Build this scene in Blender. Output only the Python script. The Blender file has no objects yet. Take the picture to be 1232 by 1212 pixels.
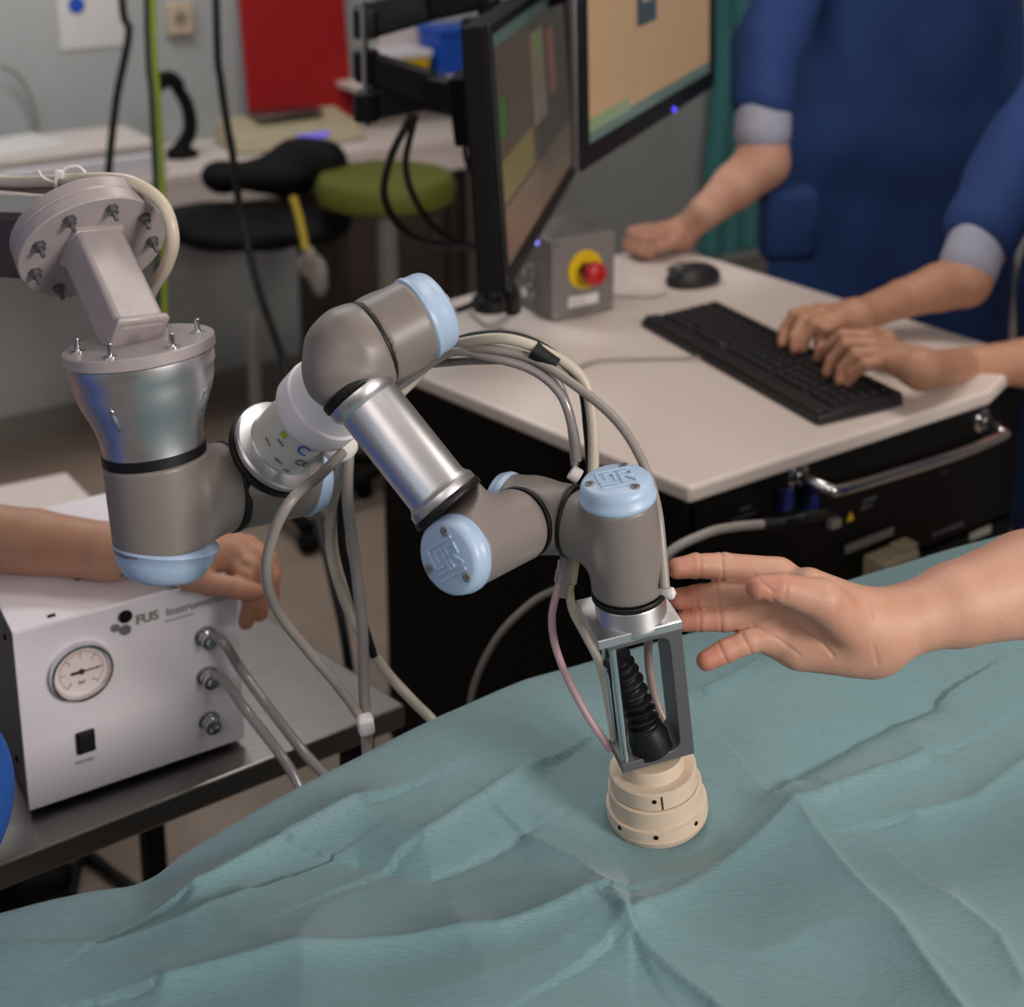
import bpy, bmesh, math, random
import numpy as np
from mathutils import Vector, Matrix

# ------------------------------------------------------------ camera
FPX = 1700.0; CX = 616.0; CY = 224.0; TH = math.radians(14.0); CAMZ = 1.65
sc = bpy.context.scene
cam_d = bpy.data.cameras.new('camera'); cam = bpy.data.objects.new('camera', cam_d)
sc.collection.objects.link(cam); sc.camera = cam
cam.location = (0, 0, CAMZ); cam.rotation_euler = (math.pi/2 - TH, 0, 0)
cam_d.sensor_width = 36; cam_d.lens = FPX/1232*36
cam_d.shift_y = -(606-CY)/1232; cam_d.clip_start = .05
cam_d.dof.use_dof = True; cam_d.dof.focus_distance = 1.13; cam_d.dof.aperture_fstop = 5.0
sc.view_settings.view_transform = 'Standard'; sc.view_settings.look = 'None'
sc.view_settings.gamma = 1; sc.view_settings.use_curve_mapping = False
sc.view_settings.exposure = 0.0
w = bpy.data.worlds.new('world'); sc.world = w; w.use_nodes = True
w.node_tree.nodes['Background'].inputs[0].default_value = (.8, .85, 1, 1)
w.node_tree.nodes['Background'].inputs[1].default_value = .3

E1 = Vector((.835, .55, 0)).normalized(); E2 = Vector((-E1.y, E1.x, 0))
def area(name, loc, tgt, sx, sy, power, col):
    l = bpy.data.lights.new(name, 'AREA'); l.shape = 'RECTANGLE'; l.size = sx; l.size_y = sy
    l.energy = power; l.color = col
    o = bpy.data.objects.new(name, l); sc.collection.objects.link(o); o.location = loc
    o.rotation_euler = (Vector(tgt)-Vector(loc)).to_track_quat('-Z', 'Y').to_euler(); return o
area('ceiling_or_added_lamp', (1.80, -.45, 1.95), (.0, 1.25, .85), .65, .6, 52, (1, .92, .86))  # key light added low at right front, well below the ceiling, for upright faces
area('ceiling_or_added_lamp', (-.5, -.9, 2.4), (-.2, 1.3, .8), 1.6, .8, 10, (1, .93, .88))  # added frontal fill behind the camera, unseen, hung below the ceiling
area('ceiling_or_added_lamp', (.5, 1.9, 2.74), (.75, 2.3, 0), 1.2, .5, 16, (1, .92, .84))
area('ceiling_or_added_lamp', (-1.0, 2.9, 2.74), (-1.0, 2.9, 0), 1.2, .4, 20, (.97, .99, 1))
area('cool_left_light', (-2.0, -.6, 1.9), (-.3, 1.3, .9), 1.2, 1.4, 5, (.7, .8, 1))  # dim bluish area light from the left, standing free; no window modelled

# ------------------------------------------------------------ projection helpers (survey of the room)
RV = Vector((1, 0, 0)); FV = Vector((0, math.cos(TH), -math.sin(TH))); UV = Vector((0, math.sin(TH), math.cos(TH)))
C0 = Vector((0, 0, CAMZ))
def ray(x, y): return FV + RV*((x-CX)/FPX) - UV*((y-CY)/FPX)
def P(x, y, t): return C0 + ray(x, y)*t
def PZ(x, y, z):
    r = ray(x, y); return C0 + r*((z-CAMZ)/r.z)
def PB(x, y, b):                      # on a vertical plane parallel to the back wall
    r = ray(x, y); return C0 + r*(b/r.dot(E2))
def AB(a, b, z=0.0): v = E1*a + E2*b; return Vector((v.x, v.y, z))
def px(n, t): return n*t/FPX

# ------------------------------------------------------------ materials
def lin(h):
    h = h.lstrip('#'); o = []
    for i in (0, 2, 4):
        c = int(h[i:i+2], 16)/255; o.append(c/12.92 if c < .04045 else ((c+.055)/1.055)**2.4)
    return (*o, 1)
MATS = {}
def mat(name, col, rough=.5, metal=0, bump=0, scale=50, var=0, stretch=None, sub=0, emit=None, trans=0, spec=.5, detail=4, rvar=0):
    if name in MATS: return MATS[name]
    m = bpy.data.materials.new(name); m.use_nodes = True; nt = m.node_tree; b = nt.nodes['Principled BSDF']
    c = lin(col); b.inputs['Base Color'].default_value = c; b.inputs['Roughness'].default_value = rough
    b.inputs['Metallic'].default_value = metal; b.inputs['Specular IOR Level'].default_value = spec
    if sub: b.inputs['Subsurface Weight'].default_value = sub; b.inputs['Subsurface Radius'].default_value = (.012, .004, .002)
    if trans: b.inputs['Transmission Weight'].default_value = trans
    if emit: b.inputs['Emission Color'].default_value = lin(emit[0]); b.inputs['Emission Strength'].default_value = emit[1]
    tc = nt.nodes.new('ShaderNodeTexCoord'); mp = nt.nodes.new('ShaderNodeMapping')
    nt.links.new(tc.outputs['Object'], mp.inputs[0])
    if stretch: mp.inputs['Scale'].default_value = stretch
    n = nt.nodes.new('ShaderNodeTexNoise'); n.inputs['Scale'].default_value = scale; n.inputs['Detail'].default_value = detail
    nt.links.new(mp.outputs[0], n.inputs['Vector'])
    if bump:
        bp = nt.nodes.new('ShaderNodeBump'); bp.inputs['Strength'].default_value = 1; bp.inputs['Distance'].default_value = bump
        nt.links.new(n.outputs['Fac'], bp.inputs['Height']); nt.links.new(bp.outputs[0], b.inputs['Normal'])
    if var:
        rp = nt.nodes.new('ShaderNodeMapRange'); rp.inputs[1].default_value = .3; rp.inputs[2].default_value = .7
        rp.inputs[3].default_value = 1-var; rp.inputs[4].default_value = 1+var
        nt.links.new(n.outputs['Fac'], rp.inputs[0])
        mx = nt.nodes.new('ShaderNodeVectorMath'); mx.operation = 'SCALE'; mx.inputs[0].default_value = c[:3]
        nt.links.new(rp.outputs[0], mx.inputs['Scale']); nt.links.new(mx.outputs[0], b.inputs['Base Color'])
    if rvar:
        rr = nt.nodes.new('ShaderNodeMapRange'); rr.inputs[3].default_value = rough-rvar; rr.inputs[4].default_value = rough+rvar
        nt.links.new(n.outputs['Fac'], rr.inputs[0]); nt.links.new(rr.outputs[0], b.inputs['Roughness'])
    MATS[name] = m; return m
M_wall = mat('wall_paint', 'b0b3b3', .8, bump=.0008, scale=60, var=.03)
M_floor = mat('floor_vinyl', '9c8a7c', .45, scale=14, var=.08, bump=.0003, detail=8)
M_ceil = mat('ceiling_paint', 'd8d8d6', .9, var=.02, scale=8)
M_trim = mat('skirting', '85807a', .6, var=.05)
M_alu = mat('brushed_aluminium', 'd4d3d6', .38, 1, scale=120, rvar=.03)
M_alud = mat('anodised_aluminium', '706e72', .5, .7, scale=200, rvar=.03)
M_grey = mat('robot_grey', '7b736f', .42, 0, bump=.00004, scale=500, var=.02)
M_blk = mat('black_rubber', '0b0a0d', .5, spec=.35, bump=.0002, scale=300)
M_blue = mat('pale_blue_plastic', 'a4bbd6', .4, bump=.00008, scale=250, var=.02)
M_mount = mat('mount_paint', 'a39a9b', .35, bump=.0004, scale=90, var=.03)
M_chrome = mat('chrome', 'd8d8da', .14, 1, rvar=.04, scale=80)
M_steel = mat('stainless_steel', '8f8a88', .36, 1, bump=.00015, scale=30, stretch=(1, 12, 1), rvar=.08)
M_white = mat('white_powder_coat', 'e2dce2', .45, bump=.0001, scale=400, var=.015)
M_desk = mat('white_laminate', 'd6c9c2', .4, scale=60, var=.02, bump=.00005)
M_cart = mat('black_cart', '070608', .6, spec=.15, bump=.0002, scale=200, var=.1)
M_cartf = mat('black_panel', '09080a', .5, spec=.2, bump=.0001, scale=300, var=.1)
M_peek = mat('cream_polymer', 'cbb9a4', .5, bump=.0001, scale=160, var=.03)
M_kb = mat('keyboard_black', '1c1b1e', .45, bump=.0001, scale=400, var=.08)
M_key = mat('key_black', '242327', .5, bump=.0001, scale=500, var=.08)
M_cable_w = mat('cream_hose', 'b9b0a2', .4, var=.04)
M_cable_g = mat('grey_hose', '8d8681', .38, var=.05)
M_cable_cl = mat('cloudy_tube', '8f8887', .18, var=.05, spec=.7)
M_pink = mat('pink_tube', 'bb9aa0', .25, var=.05)
M_dark = mat('dark_plastic', '0b0a0a', .75, var=.1, bump=.0002, spec=.2)
M_red = mat('red_plastic', 'b01a1e', .35, var=.05)
M_redb = mat('red_board', 'a50f14', .5, var=.05)
M_yel = mat('yellow_plastic', 'dcb414', .4, var=.04)
M_green = mat('green_upholstery', '565a0c', .6, var=.06, bump=.0003)
M_blueb = mat('blue_bin', '1650b8', .4, var=.04)
M_beige = mat('beige_plastic', 'b6a98c', .5, var=.05)
M_tag = mat('tape_white', 'dcd8d6', .5, var=.03)
M_scrub = mat('blue_scrubs', '16356c', .85, bump=.0006, scale=220, var=.06)
M_scrubd = mat('bright_blue_gown', '1a56a8', .8, bump=.0006, scale=220, var=.05)
M_cuff = mat('grey_sleeve', '9a9cae', .85, bump=.0005, scale=250, var=.05)
M_teal = mat('teal_gown', '3f7d80', .85, bump=.0008, scale=60, var=.06)
M_hair = mat('dark_hair', '2a1f18', .6, bump=.001, scale=200, var=.2)
M_shoe = mat('white_clog', 'c9c9c6', .5, var=.04)

def skin_mat(name, col, red):
    m = mat(name, col, .55, bump=.0005, scale=210, sub=.1, detail=8); nt = m.node_tree; b = nt.nodes['Principled BSDF']
    at = nt.nodes.new('ShaderNodeAttribute'); at.attribute_name = 'red'
    n2 = nt.nodes.new('ShaderNodeTexNoise'); n2.inputs['Scale'].default_value = 28; n2.inputs['Detail'].default_value = 5
    tc = nt.nodes.new('ShaderNodeTexCoord'); nt.links.new(tc.outputs['Object'], n2.inputs['Vector'])
    md = nt.nodes.new('ShaderNodeMath'); md.operation = 'MULTIPLY_ADD'; md.inputs[1].default_value = .9; md.inputs[2].default_value = -.33
    nt.links.new(n2.outputs['Fac'], md.inputs[0])
    ad = nt.nodes.new('ShaderNodeMath'); ad.operation = 'ADD'; ad.use_clamp = True
    nt.links.new(md.outputs[0], ad.inputs[0]); nt.links.new(at.outputs['Fac'], ad.inputs[1])
    mx = nt.nodes.new('ShaderNodeMix'); mx.data_type = 'RGBA'
    mx.inputs[6].default_value = lin(col); mx.inputs[7].default_value = lin(red)
    nt.links.new(ad.outputs[0], mx.inputs[0]); nt.links.new(mx.outputs[2], b.inputs['Base Color']); return m
M_skin = skin_mat('skin', 'bd917b', 'a8614d')
M_skin2 = skin_mat('skin_olive', 'b98b70', 'a2624c')
M_nail = mat('nail', 'd9a99a', .3)

# ------------------------------------------------------------ mesh builder
def frame(x, y=None, z=None):
    x = Vector(x).normalized()
    if y is None: y = Vector((0, 0, 1)) if abs(x.z) < .9 else Vector((0, 1, 0))
    y = Vector(y); y = (y - x*y.dot(x)).normalized(); return x, y, x.cross(y)
def perp(a):
    a = Vector(a).normalized(); h = Vector((0, 0, 1)) if abs(a.z) < .8 else Vector((1, 0, 0))
    u = a.cross(h).normalized(); return u, a.cross(u)
def spline(pts, n=8):
    pts = [Vector(p) for p in pts]; out = []
    Q = [pts[0]*2-pts[1]] + pts + [pts[-1]*2-pts[-2]]
    for i in range(1, len(Q)-2):
        a, b, c, d = Q[i-1:i+3]
        for k in range(n):
            t = k/n; out.append(.5*((2*b)+(c-a)*t+(2*a-5*b+4*c-d)*t*t+(3*b-a-3*c+d)*t**3))
    out.append(pts[-1]); return out
class MB:
    def __init__(s): s.v = []; s.f = []
    def add(s, vs, fs):
        o = len(s.v); s.v += [Vector(v) for v in vs]; s.f += [tuple(i+o for i in f) for f in fs]; return s
    def hexa(s, c):                    # 8 corners: bottom ring 0-3, top ring 4-7
        return s.add(c, [(3, 2, 1, 0), (4, 5, 6, 7), (0, 1, 5, 4), (1, 2, 6, 5), (2, 3, 7, 6), (3, 0, 4, 7)])
    def box(s, c, hx, hy, hz, X=(1, 0, 0), Y=(0, 1, 0)):
        X, Y, Z = frame(X, Y); c = Vector(c); k = []
        for dz in (-1, 1):
            for dx, dy in ((-1, -1), (1, -1), (1, 1), (-1, 1)): k.append(c+X*hx*dx+Y*hy*dy+Z*hz*dz)
        return s.hexa(k)
    def prism(s, pts, d):
        n = len(pts); d = Vector(d); pts = [Vector(p) for p in pts]
        return s.add(pts+[p+d for p in pts], [tuple(range(n))[::-1], tuple(range(n, 2*n))]+[(i, (i+1) % n, n+(i+1) % n, n+i) for i in range(n)])
    def lathe(s, p, ax, prof, seg=40, u=None):
        ax = Vector(ax).normalized(); p = Vector(p)
        a, b = perp(ax)
        vs = []; fs = []
        for (d, r) in prof:
            for i in range(seg):
                t = 2*math.pi*i/seg; vs.append(p+ax*d+(a*math.cos(t)+b*math.sin(t))*max(r, 1e-5))
        for j in range(len(prof)-1):
            for i in range(seg):
                k = (i+1) % seg; fs.append((j*seg+i, j*seg+k, (j+1)*seg+k, (j+1)*seg+i))
        fs.append(tuple(range(seg))[::-1]); m = (len(prof)-1)*seg; fs.append(tuple(range(m, m+seg)))
        return s.add(vs, fs)
    def tube(s, pts, r, seg=12, smooth=8, rr=None):
        pts = spline(pts, smooth) if smooth else [Vector(p) for p in pts]
        n = len(pts); T = [(pts[min(i+1, n-1)]-pts[max(i-1, 0)]).normalized() for i in range(n)]
        u, _ = perp(T[0]); vs = []; fs = []
        for i in range(n):
            u = (u-T[i]*u.dot(T[i])).normalized(); v = T[i].cross(u)
            q = r if rr is None else rr(i/(n-1))
            for k in range(seg):
                a = 2*math.pi*k/seg; vs.append(pts[i]+(u*math.cos(a)+v*math.sin(a))*q)
        for i in range(n-1):
            for k in range(seg):
                l = (k+1) % seg; fs.append((i*seg+k, i*seg+l, (i+1)*seg+l, (i+1)*seg+k))
        fs.append(tuple(range(seg))[::-1]); fs.append(tuple(range((n-1)*seg, n*seg)))
        return s.add(vs, fs)
    def build(s, name, m, parent=None, bevel=0, smooth=True, ang=40, seg=2):
        me = bpy.data.meshes.new(name); loc = root_loc(parent)
        top = parent is None
        if top:
            a = np.array([tuple(v) for v in s.v]); loc = Vector(((a[:, 0].min()+a[:, 0].max())/2, (a[:, 1].min()+a[:, 1].max())/2, a[:, 2].min()))
        me.from_pydata([tuple(v-loc) for v in s.v], [], s.f); me.update()
        bm = bmesh.new(); bm.from_mesh(me); bmesh.ops.recalc_face_normals(bm, faces=bm.faces); bm.to_mesh(me); bm.free()
        return finish(me, name, m, parent, loc if top else None, bevel, smooth, ang, seg)
def root_loc(p):
    l = Vector((0, 0, 0))
    while p is not None: l += p.location; p = p.parent
    return l
def finish(me, name, m, parent, loc, bevel=0, smooth=True, ang=40, seg=2):
    o = bpy.data.objects.new(name, me); sc.collection.objects.link(o)
    if m: me.materials.append(m)
    if parent: o.parent = parent
    if loc is not None: o.location = loc
    if smooth: me.shade_smooth(); me.set_sharp_from_angle(angle=math.radians(ang))
    if bevel:
        b = o.modifiers.new('bevel', 'BEVEL'); b.width = bevel; b.segments = seg; b.limit_method = 'ANGLE'; b.harden_normals = False
    return o
def thing(name, loc, label, cat, group=None):
    o = bpy.data.objects.new(name, None); sc.collection.objects.link(o); o.location = loc; o.empty_display_size = .05
    return tag(o, label, cat, group)
def tag(o, label, cat, group=None):
    o['label'] = label; o['category'] = cat
    if group: o['group'] = group
    return o
def struct(o): o['kind'] = 'structure'; return o
def text(s, size, o, xd, yd, m, parent, name='lettering', th=.0002, bold=0):
    cu = bpy.data.curves.new('t', 'FONT'); cu.body = s; cu.size = size; cu.extrude = th; cu.offset = bold
    t = bpy.data.objects.new('t', cu); sc.collection.objects.link(t)
    dg = bpy.context.evaluated_depsgraph_get(); dg.update()
    me = bpy.data.meshes.new_from_object(t.evaluated_get(dg)); bpy.data.objects.remove(t)
    X, Y, Z = frame(xd, yd); M = Matrix((X, Y, Z)).transposed().to_4x4(); M.translation = Vector(o)-root_loc(parent)
    me.transform(M); me.name = name
    return finish(me, name, m, parent, None, smooth=False)

# ------------------------------------------------------------ implicit surfaces
def V3(p): return np.array(tuple(p), dtype=np.float32)
def seg(p, a, b, ra, rb):
    a = V3(a); b = V3(b); pa = p-a; ba = b-a
    h = np.clip(pa@ba/max(float(ba@ba), 1e-9), 0, 1)
    return np.linalg.norm(pa-h[:, None]*ba, axis=1)-(ra+h*(rb-ra))
def cyl(p, a, b, r, rd=.004):
    a = V3(a); b = V3(b); L = float(np.linalg.norm(b-a)); ax = (b-a)/L; pa = p-a
    x = pa@ax; pr = np.linalg.norm(pa-x[:, None]*ax, axis=1)
    q0 = pr-r+rd; q1 = np.abs(x-L/2)-L/2+rd
    return np.sqrt(np.maximum(q0, 0)**2+np.maximum(q1, 0)**2)+np.minimum(np.maximum(q0, q1), 0)-rd
def ell(p, c, R, ax=None):
    q = p-V3(c)
    if ax is not None: q = q@np.array([tuple(a) for a in ax], dtype=np.float32).T
    R = np.array(R, dtype=np.float32); k = np.linalg.norm(q/R, axis=1); k2 = np.linalg.norm(q/(R*R), axis=1)
    return k*(k-1)/np.maximum(k2, 1e-6)
def smin(a, b, k):
    h = np.clip(.5+.5*(b-a)/k, 0, 1); return b*(1-h)+a*h-k*h*(1-h)
def chain(p, pts, k=.003):
    d = None
    for (a, ra), (b, rb) in zip(pts[:-1], pts[1:]):
        e = seg(p, a, b, ra, rb); d = e if d is None else smin(d, e, k)
    return d
def nets(f, lo, hi, h):
    lo = np.array(lo, dtype=np.float32)-3*h; hi = np.array(hi, dtype=np.float32)+3*h
    n = np.ceil((hi-lo)/h).astype(int)+1
    xs, ys, zs = [lo[i]+np.arange(n[i], dtype=np.float32)*h for i in range(3)]
    B = 6; nb = -(-n//B); ax_ = [lo[i]+(np.arange(nb[i])*B+(B-1)/2).astype(np.float32)*h for i in range(3)]
    G = np.stack(np.meshgrid(*ax_, indexing='ij'), -1).reshape(-1, 3).astype(np.float32)
    cv_ = np.concatenate([f(G[i:i+40000]) for i in range(0, len(G), 40000)]).reshape(nb)
    val = np.repeat(np.repeat(np.repeat(np.where(cv_ < 0, -1, 1), B, 0), B, 1), B, 2).astype(np.float32)
    ac = np.argwhere(np.abs(cv_) < B*h*1.25+.002)
    loc = np.stack(np.meshgrid(*[np.arange(B)]*3, indexing='ij'), -1).reshape(-1, 3)
    for i in range(0, len(ac), 250):
        ix = (ac[i:i+250, None]*B+loc[None]).reshape(-1, 3); p = (lo+ix.astype(np.float32)*h).astype(np.float32)
        val[ix[:, 0], ix[:, 1], ix[:, 2]] = f(p)
    val = val[:n[0], :n[1], :n[2]]
    ins = val < 0
    c = np.zeros(n-1, dtype=int)
    for a in (0, 1):
        for b in (0, 1):
            for d in (0, 1): c += ins[a:n[0]-1+a, b:n[1]-1+b, d:n[2]-1+d]
    act = (c > 0) & (c < 8); idx = -np.ones(n-1, dtype=np.int64); cells = np.argwhere(act); idx[act] = np.arange(len(cells))
    S = np.zeros((len(cells), 3)); W = np.zeros(len(cells))
    cor = [(a, b, d) for a in (0, 1) for b in (0, 1) for d in (0, 1)]
    for A in cor:
        for B in cor:
            if sum(B)-sum(A) == 1 and all(B[i] >= A[i] for i in range(3)):
                va = val[cells[:, 0]+A[0], cells[:, 1]+A[1], cells[:, 2]+A[2]]; vb = val[cells[:, 0]+B[0], cells[:, 1]+B[1], cells[:, 2]+B[2]]
                m = (va < 0) != (vb < 0); t = np.where(m, va/np.where(m, va-vb, 1), 0)
                pt = np.array(A)[None]+t[:, None]*(np.array(B)-np.array(A))[None]
                S += pt*m[:, None]; W += m
    v = lo+(cells+S/np.maximum(W, 1)[:, None])*h
    F = []
    for ax in range(3):
        o1 = (ax+1) % 3; o2 = (ax+2) % 3
        sl0 = [slice(None)]*3; sl1 = [slice(None)]*3; sl0[ax] = slice(0, n[ax]-1); sl1[ax] = slice(1, n[ax])
        a = ins[tuple(sl0)]; b = ins[tuple(sl1)]; e = np.argwhere(a != b)
        e = e[(e[:, o1] > 0) & (e[:, o2] > 0) & (e[:, o1] < n[o1]-1) & (e[:, o2] < n[o2]-1)]
        fl = a[e[:, 0], e[:, 1], e[:, 2]]
        q = []
        for d1, d2 in ((-1, -1), (0, -1), (0, 0), (-1, 0)):
            g = e.copy(); g[:, o1] += d1; g[:, o2] += d2; q.append(idx[g[:, 0], g[:, 1], g[:, 2]])
        q = np.stack(q, 1); q[~fl] = q[~fl][:, ::-1]; F.append(q)
    F = np.concatenate(F)
    for _ in range(2):                 # settle the points on the surface
        p = v.astype(np.float32); e = h*.3; d = f(p)
        g = np.stack([f(p+np.eye(3, dtype=np.float32)[i]*e)-f(p-np.eye(3, dtype=np.float32)[i]*e) for i in range(3)], 1)/(2*e)
        gn = np.maximum((g*g).sum(1), .25); v = v-np.clip(d/gn, -h, h)[:, None]*g*.8
    return v, F
def net_obj(parts, name, m, parent, red=None, ang=60):
    """parts: list of (f, lo, hi, h) meshed together into ONE object"""
    vs = []; fs = []; o = 0
    for f, lo, hi, h in parts:
        v, F = nets(f, lo, hi, h); vs.append(v); fs.append(F+o); o += len(v)
    v = np.concatenate(vs); F = np.concatenate(fs); loc = root_loc(parent)
    if parent is None: loc = Vector(tuple((v.min(0)+v.max(0))/2)); loc.z = v[:, 2].min()
    me = bpy.data.meshes.new(name); me.from_pydata((v-np.array(tuple(loc))).tolist(), [], F.tolist()); me.update()
    if red is not None:
        at = me.attributes.new('red', 'FLOAT', 'POINT'); at.data.foreach_set('value', red(v).astype(np.float32))
    return finish(me, name, m, parent, loc if parent is None else None, ang=ang)
def bounds(pr):
    lo = np.min([V3(p)-r for p, r in pr], 0); hi = np.max([V3(p)+r for p, r in pr], 0); return lo, hi

# ------------------------------------------------------------ room
B_WALL = 3.82
def slab(name, a0, a1, b0, b1, z0, z1, m):
    q = MB(); q.hexa([AB(a0, b0, z0), AB(a1, b0, z0), AB(a1, b1, z0), AB(a0, b1, z0), AB(a0, b0, z1), AB(a1, b0, z1), AB(a1, b1, z1), AB(a0, b1, z1)])
    return struct(q.build(name, m, smooth=False))
slab('floor', -3.2, 4.7, -2.6, 3.92, -.1, 0, M_floor)
slab('ceiling', -3.2, 4.7, -2.6, 3.92, 2.8, 2.9, M_ceil)
slab('wall_back', -3.2, 4.7, B_WALL, 3.92, 0, 2.8, M_wall)
slab('wall_left', -3.2, -3.1, -2.5, B_WALL, 0, 2.8, M_wall)
slab('wall_right', 4.6, 4.7, -2.5, B_WALL, 0, 2.8, M_wall)
slab('wall_front', -3.2, 4.7, -2.6, -2.5, 0, 2.8, M_wall)
slab('baseboard_back', -3.1, 4.6, B_WALL-.012, B_WALL, 0, .08, M_trim)

# ------------------------------------------------------------ background: bench and what stands on it
BZ = .8
bf = 3.42
t = thing('wall_bench', AB(-.5, 3.6, 0), 'long white laboratory bench running along the grey back wall', 'bench')
AE = PB(592, 150, bf).dot(E1)
q = MB(); q.hexa([AB(-2.6, bf, BZ-.035), AB(AE, bf, BZ-.035), AB(AE, B_WALL-.004, BZ-.035), AB(-2.6, B_WALL-.004, BZ-.035),
                  AB(-2.6, bf, BZ), AB(AE, bf, BZ), AB(AE, B_WALL-.004, BZ), AB(-2.6, B_WALL-.004, BZ)])
q.build('bench_top', M_desk, t, bevel=.004)
for a in (-2.3, -.5, AE-.05):
    MB().box(AB(a, bf+.05, (BZ-.035)/2), .02, .02, (BZ-.035)/2-.001, E1, E2).build('leg', M_steel, t, bevel=.002)
MB().box(AB((AE-2.6)/2, bf+.012, BZ-.066), (AE+2.6)/2-.01, .012, .03, E1, E2).build('apron', M_desk, t, bevel=.002)
M_cab = mat('dark_cabinet', '40352f', .5, var=.05); CB = PB(536, 250, 3.5).dot(E1)
t = thing('bench_cabinet', AB(CB, 3.66, 0), 'dark brown cabinet standing in the shade under the wall bench', 'cabinet')
MB().box(AB(CB, 3.66, .36), .34, .15, .335, E1, E2).build('body', M_cab, t, bevel=.003)
for i in (-1, 1):
    d = MB().box(AB(CB+i*.168, 3.498, .36), .162, .01, .32, E1, E2).build('door', M_cab, t, bevel=.002)
    MB().box(AB(CB+i*.05, 3.482, .5), .006, .006, .05, E1, E2).build('handle', M_steel, d, bevel=.002)

# tray of papers, left
def onb(x, y, z=BZ): return PZ(x, y, z)
t = thing('paper_tray', PB(60, 190, 3.45), 'white paper tray stack at the left end of the wall bench', 'tray')
c = AB(PB(40, 190, 3.5).dot(E1)-.08, 3.58, 0)
MB().box(c+Vector((0, 0, BZ+.03)), .40, .14, .029, E1, E2).build('tray_body', M_white, t, bevel=.006)
MB().box(c+Vector((0, 0, BZ+.075)), .38, .13, .012, E1, E2).build('tray_lid', M_desk, t, bevel=.005)
tag(MB().box(c+E1*.02+Vector((0, 0, BZ+.0905)), .14, .1, .003, (E1+E2*.2), E2).build('paper_stack', M_tag, bevel=.001),
    'loose white sheets lying on top of the white paper tray', 'paper')
# poster & socket
p = PB(112, 22, B_WALL-.003)
t = thing('poster', p, 'white notice paper with a small blue emblem taped on the back wall', 'poster')
MB().box(p+Vector((0, 0, .12)), .093, .0015, .2, E1, E2).build('sheet', M_tag, t)
e = MB().lathe(PB(92, 6, B_WALL-.007), -E2, [(0, .022), (.001, .022)], 24); e.build('emblem', M_blueb, t)
p = PB(216, 22, B_WALL-.012)
t = thing('wall_socket', p, 'cream square wall socket above the black scanner', 'socket')
MB().box(p, .038, .011, .045, E1, E2).build('plate', mat('cream_plate', 'cdb9a0', .4, var=.03), t, bevel=.004)
MB().lathe(p-E2*.011, -E2, [(0, .022), (.002, .021), (.002, .016), (-.003, .015)], 24).build('outlet', M_beige, t)
# black barcode reader on a stand
pb = PB(216, 160, 3.62); pb.z = BZ
t = thing('barcode_scanner', pb, 'black handheld scanner upright in its stand on the wall bench', 'scanner')
MB().lathe(pb+Vector((0, 0, .001)), (0, 0, 1), [(0, .048), (.01, .047), (.022, .03), (.03, .02)], 28).build('foot', M_dark, t)
MB().tube([pb+Vector((0, 0, .02)), pb+E1*.03+Vector((0, 0, .07)), pb+E1*.025+Vector((0, 0, .14)), pb-E1*.005+Vector((0, 0, .2))], .02, rr=lambda s: .022-.006*s).build('handle', M_dark, t)
MB().tube([pb+E1*.01+Vector((0, 0, .19)), pb-E1*.02+Vector((0, 0, .215)), pb-E1*.06+Vector((0, 0, .205))], .022, rr=lambda s: .018+.008*s).build('head', M_dark, t)
# scale with display and red board
b = 3.58
p0 = PB(278, 150, b); p1 = PB(432, 150, b)
a0 = p0.dot(E1); a1 = p1.dot(E1)
t = thing('laboratory_scale', AB((a0+a1)/2, b+.08, BZ), 'beige bench scale with glowing blue display before the red board', 'scale')
am = (a0+a1)/2
MB().hexa([AB(a0, b-.05, BZ+.002), AB(a1, b-.05, BZ+.002), AB(a1, b+.14, BZ+.002), AB(a0, b+.14, BZ+.002),
           AB(a0+.01, b-.02, BZ+.05), AB(a1-.01, b-.02, BZ+.05), AB(a1-.01, b+.14, BZ+.075), AB(a0+.01, b+.14, BZ+.075)]).build('housing', M_beige, t, bevel=.008)
MB().box(AB(am+.03, b-.037, BZ+.026), .05, .003, .012, E1, Vector(E2)+Vector((0, 0, .6))).build('display', mat('blue_display', '6a62c0', .3, emit=('7066e0', .6)), t)
MB().box(AB(am, b+.08, BZ+.08), .1, .05, .006, E1, E2).build('weighing_plate', M_steel, t, bevel=.003)
b2 = b+.145
r0 = PB(299, 60, b2).dot(E1); r1 = PB(424, 60, b2).dot(E1)
q = MB(); q.hexa([AB(r0, b2, BZ+.002), AB(r1, b2, BZ+.002), AB(r1, b2+.02, BZ+.002), AB(r0, b2+.02, BZ+.002),
                  AB(r0, b2+.05, BZ+.46), AB(r1, b2+.05, BZ+.46), AB(r1, b2+.07, BZ+.46), AB(r0, b2+.07, BZ+.46)])
tag(q.build('red_board', M_redb, bevel=.004), 'large plain red board leaning on the back wall behind the scale', 'board')
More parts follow.
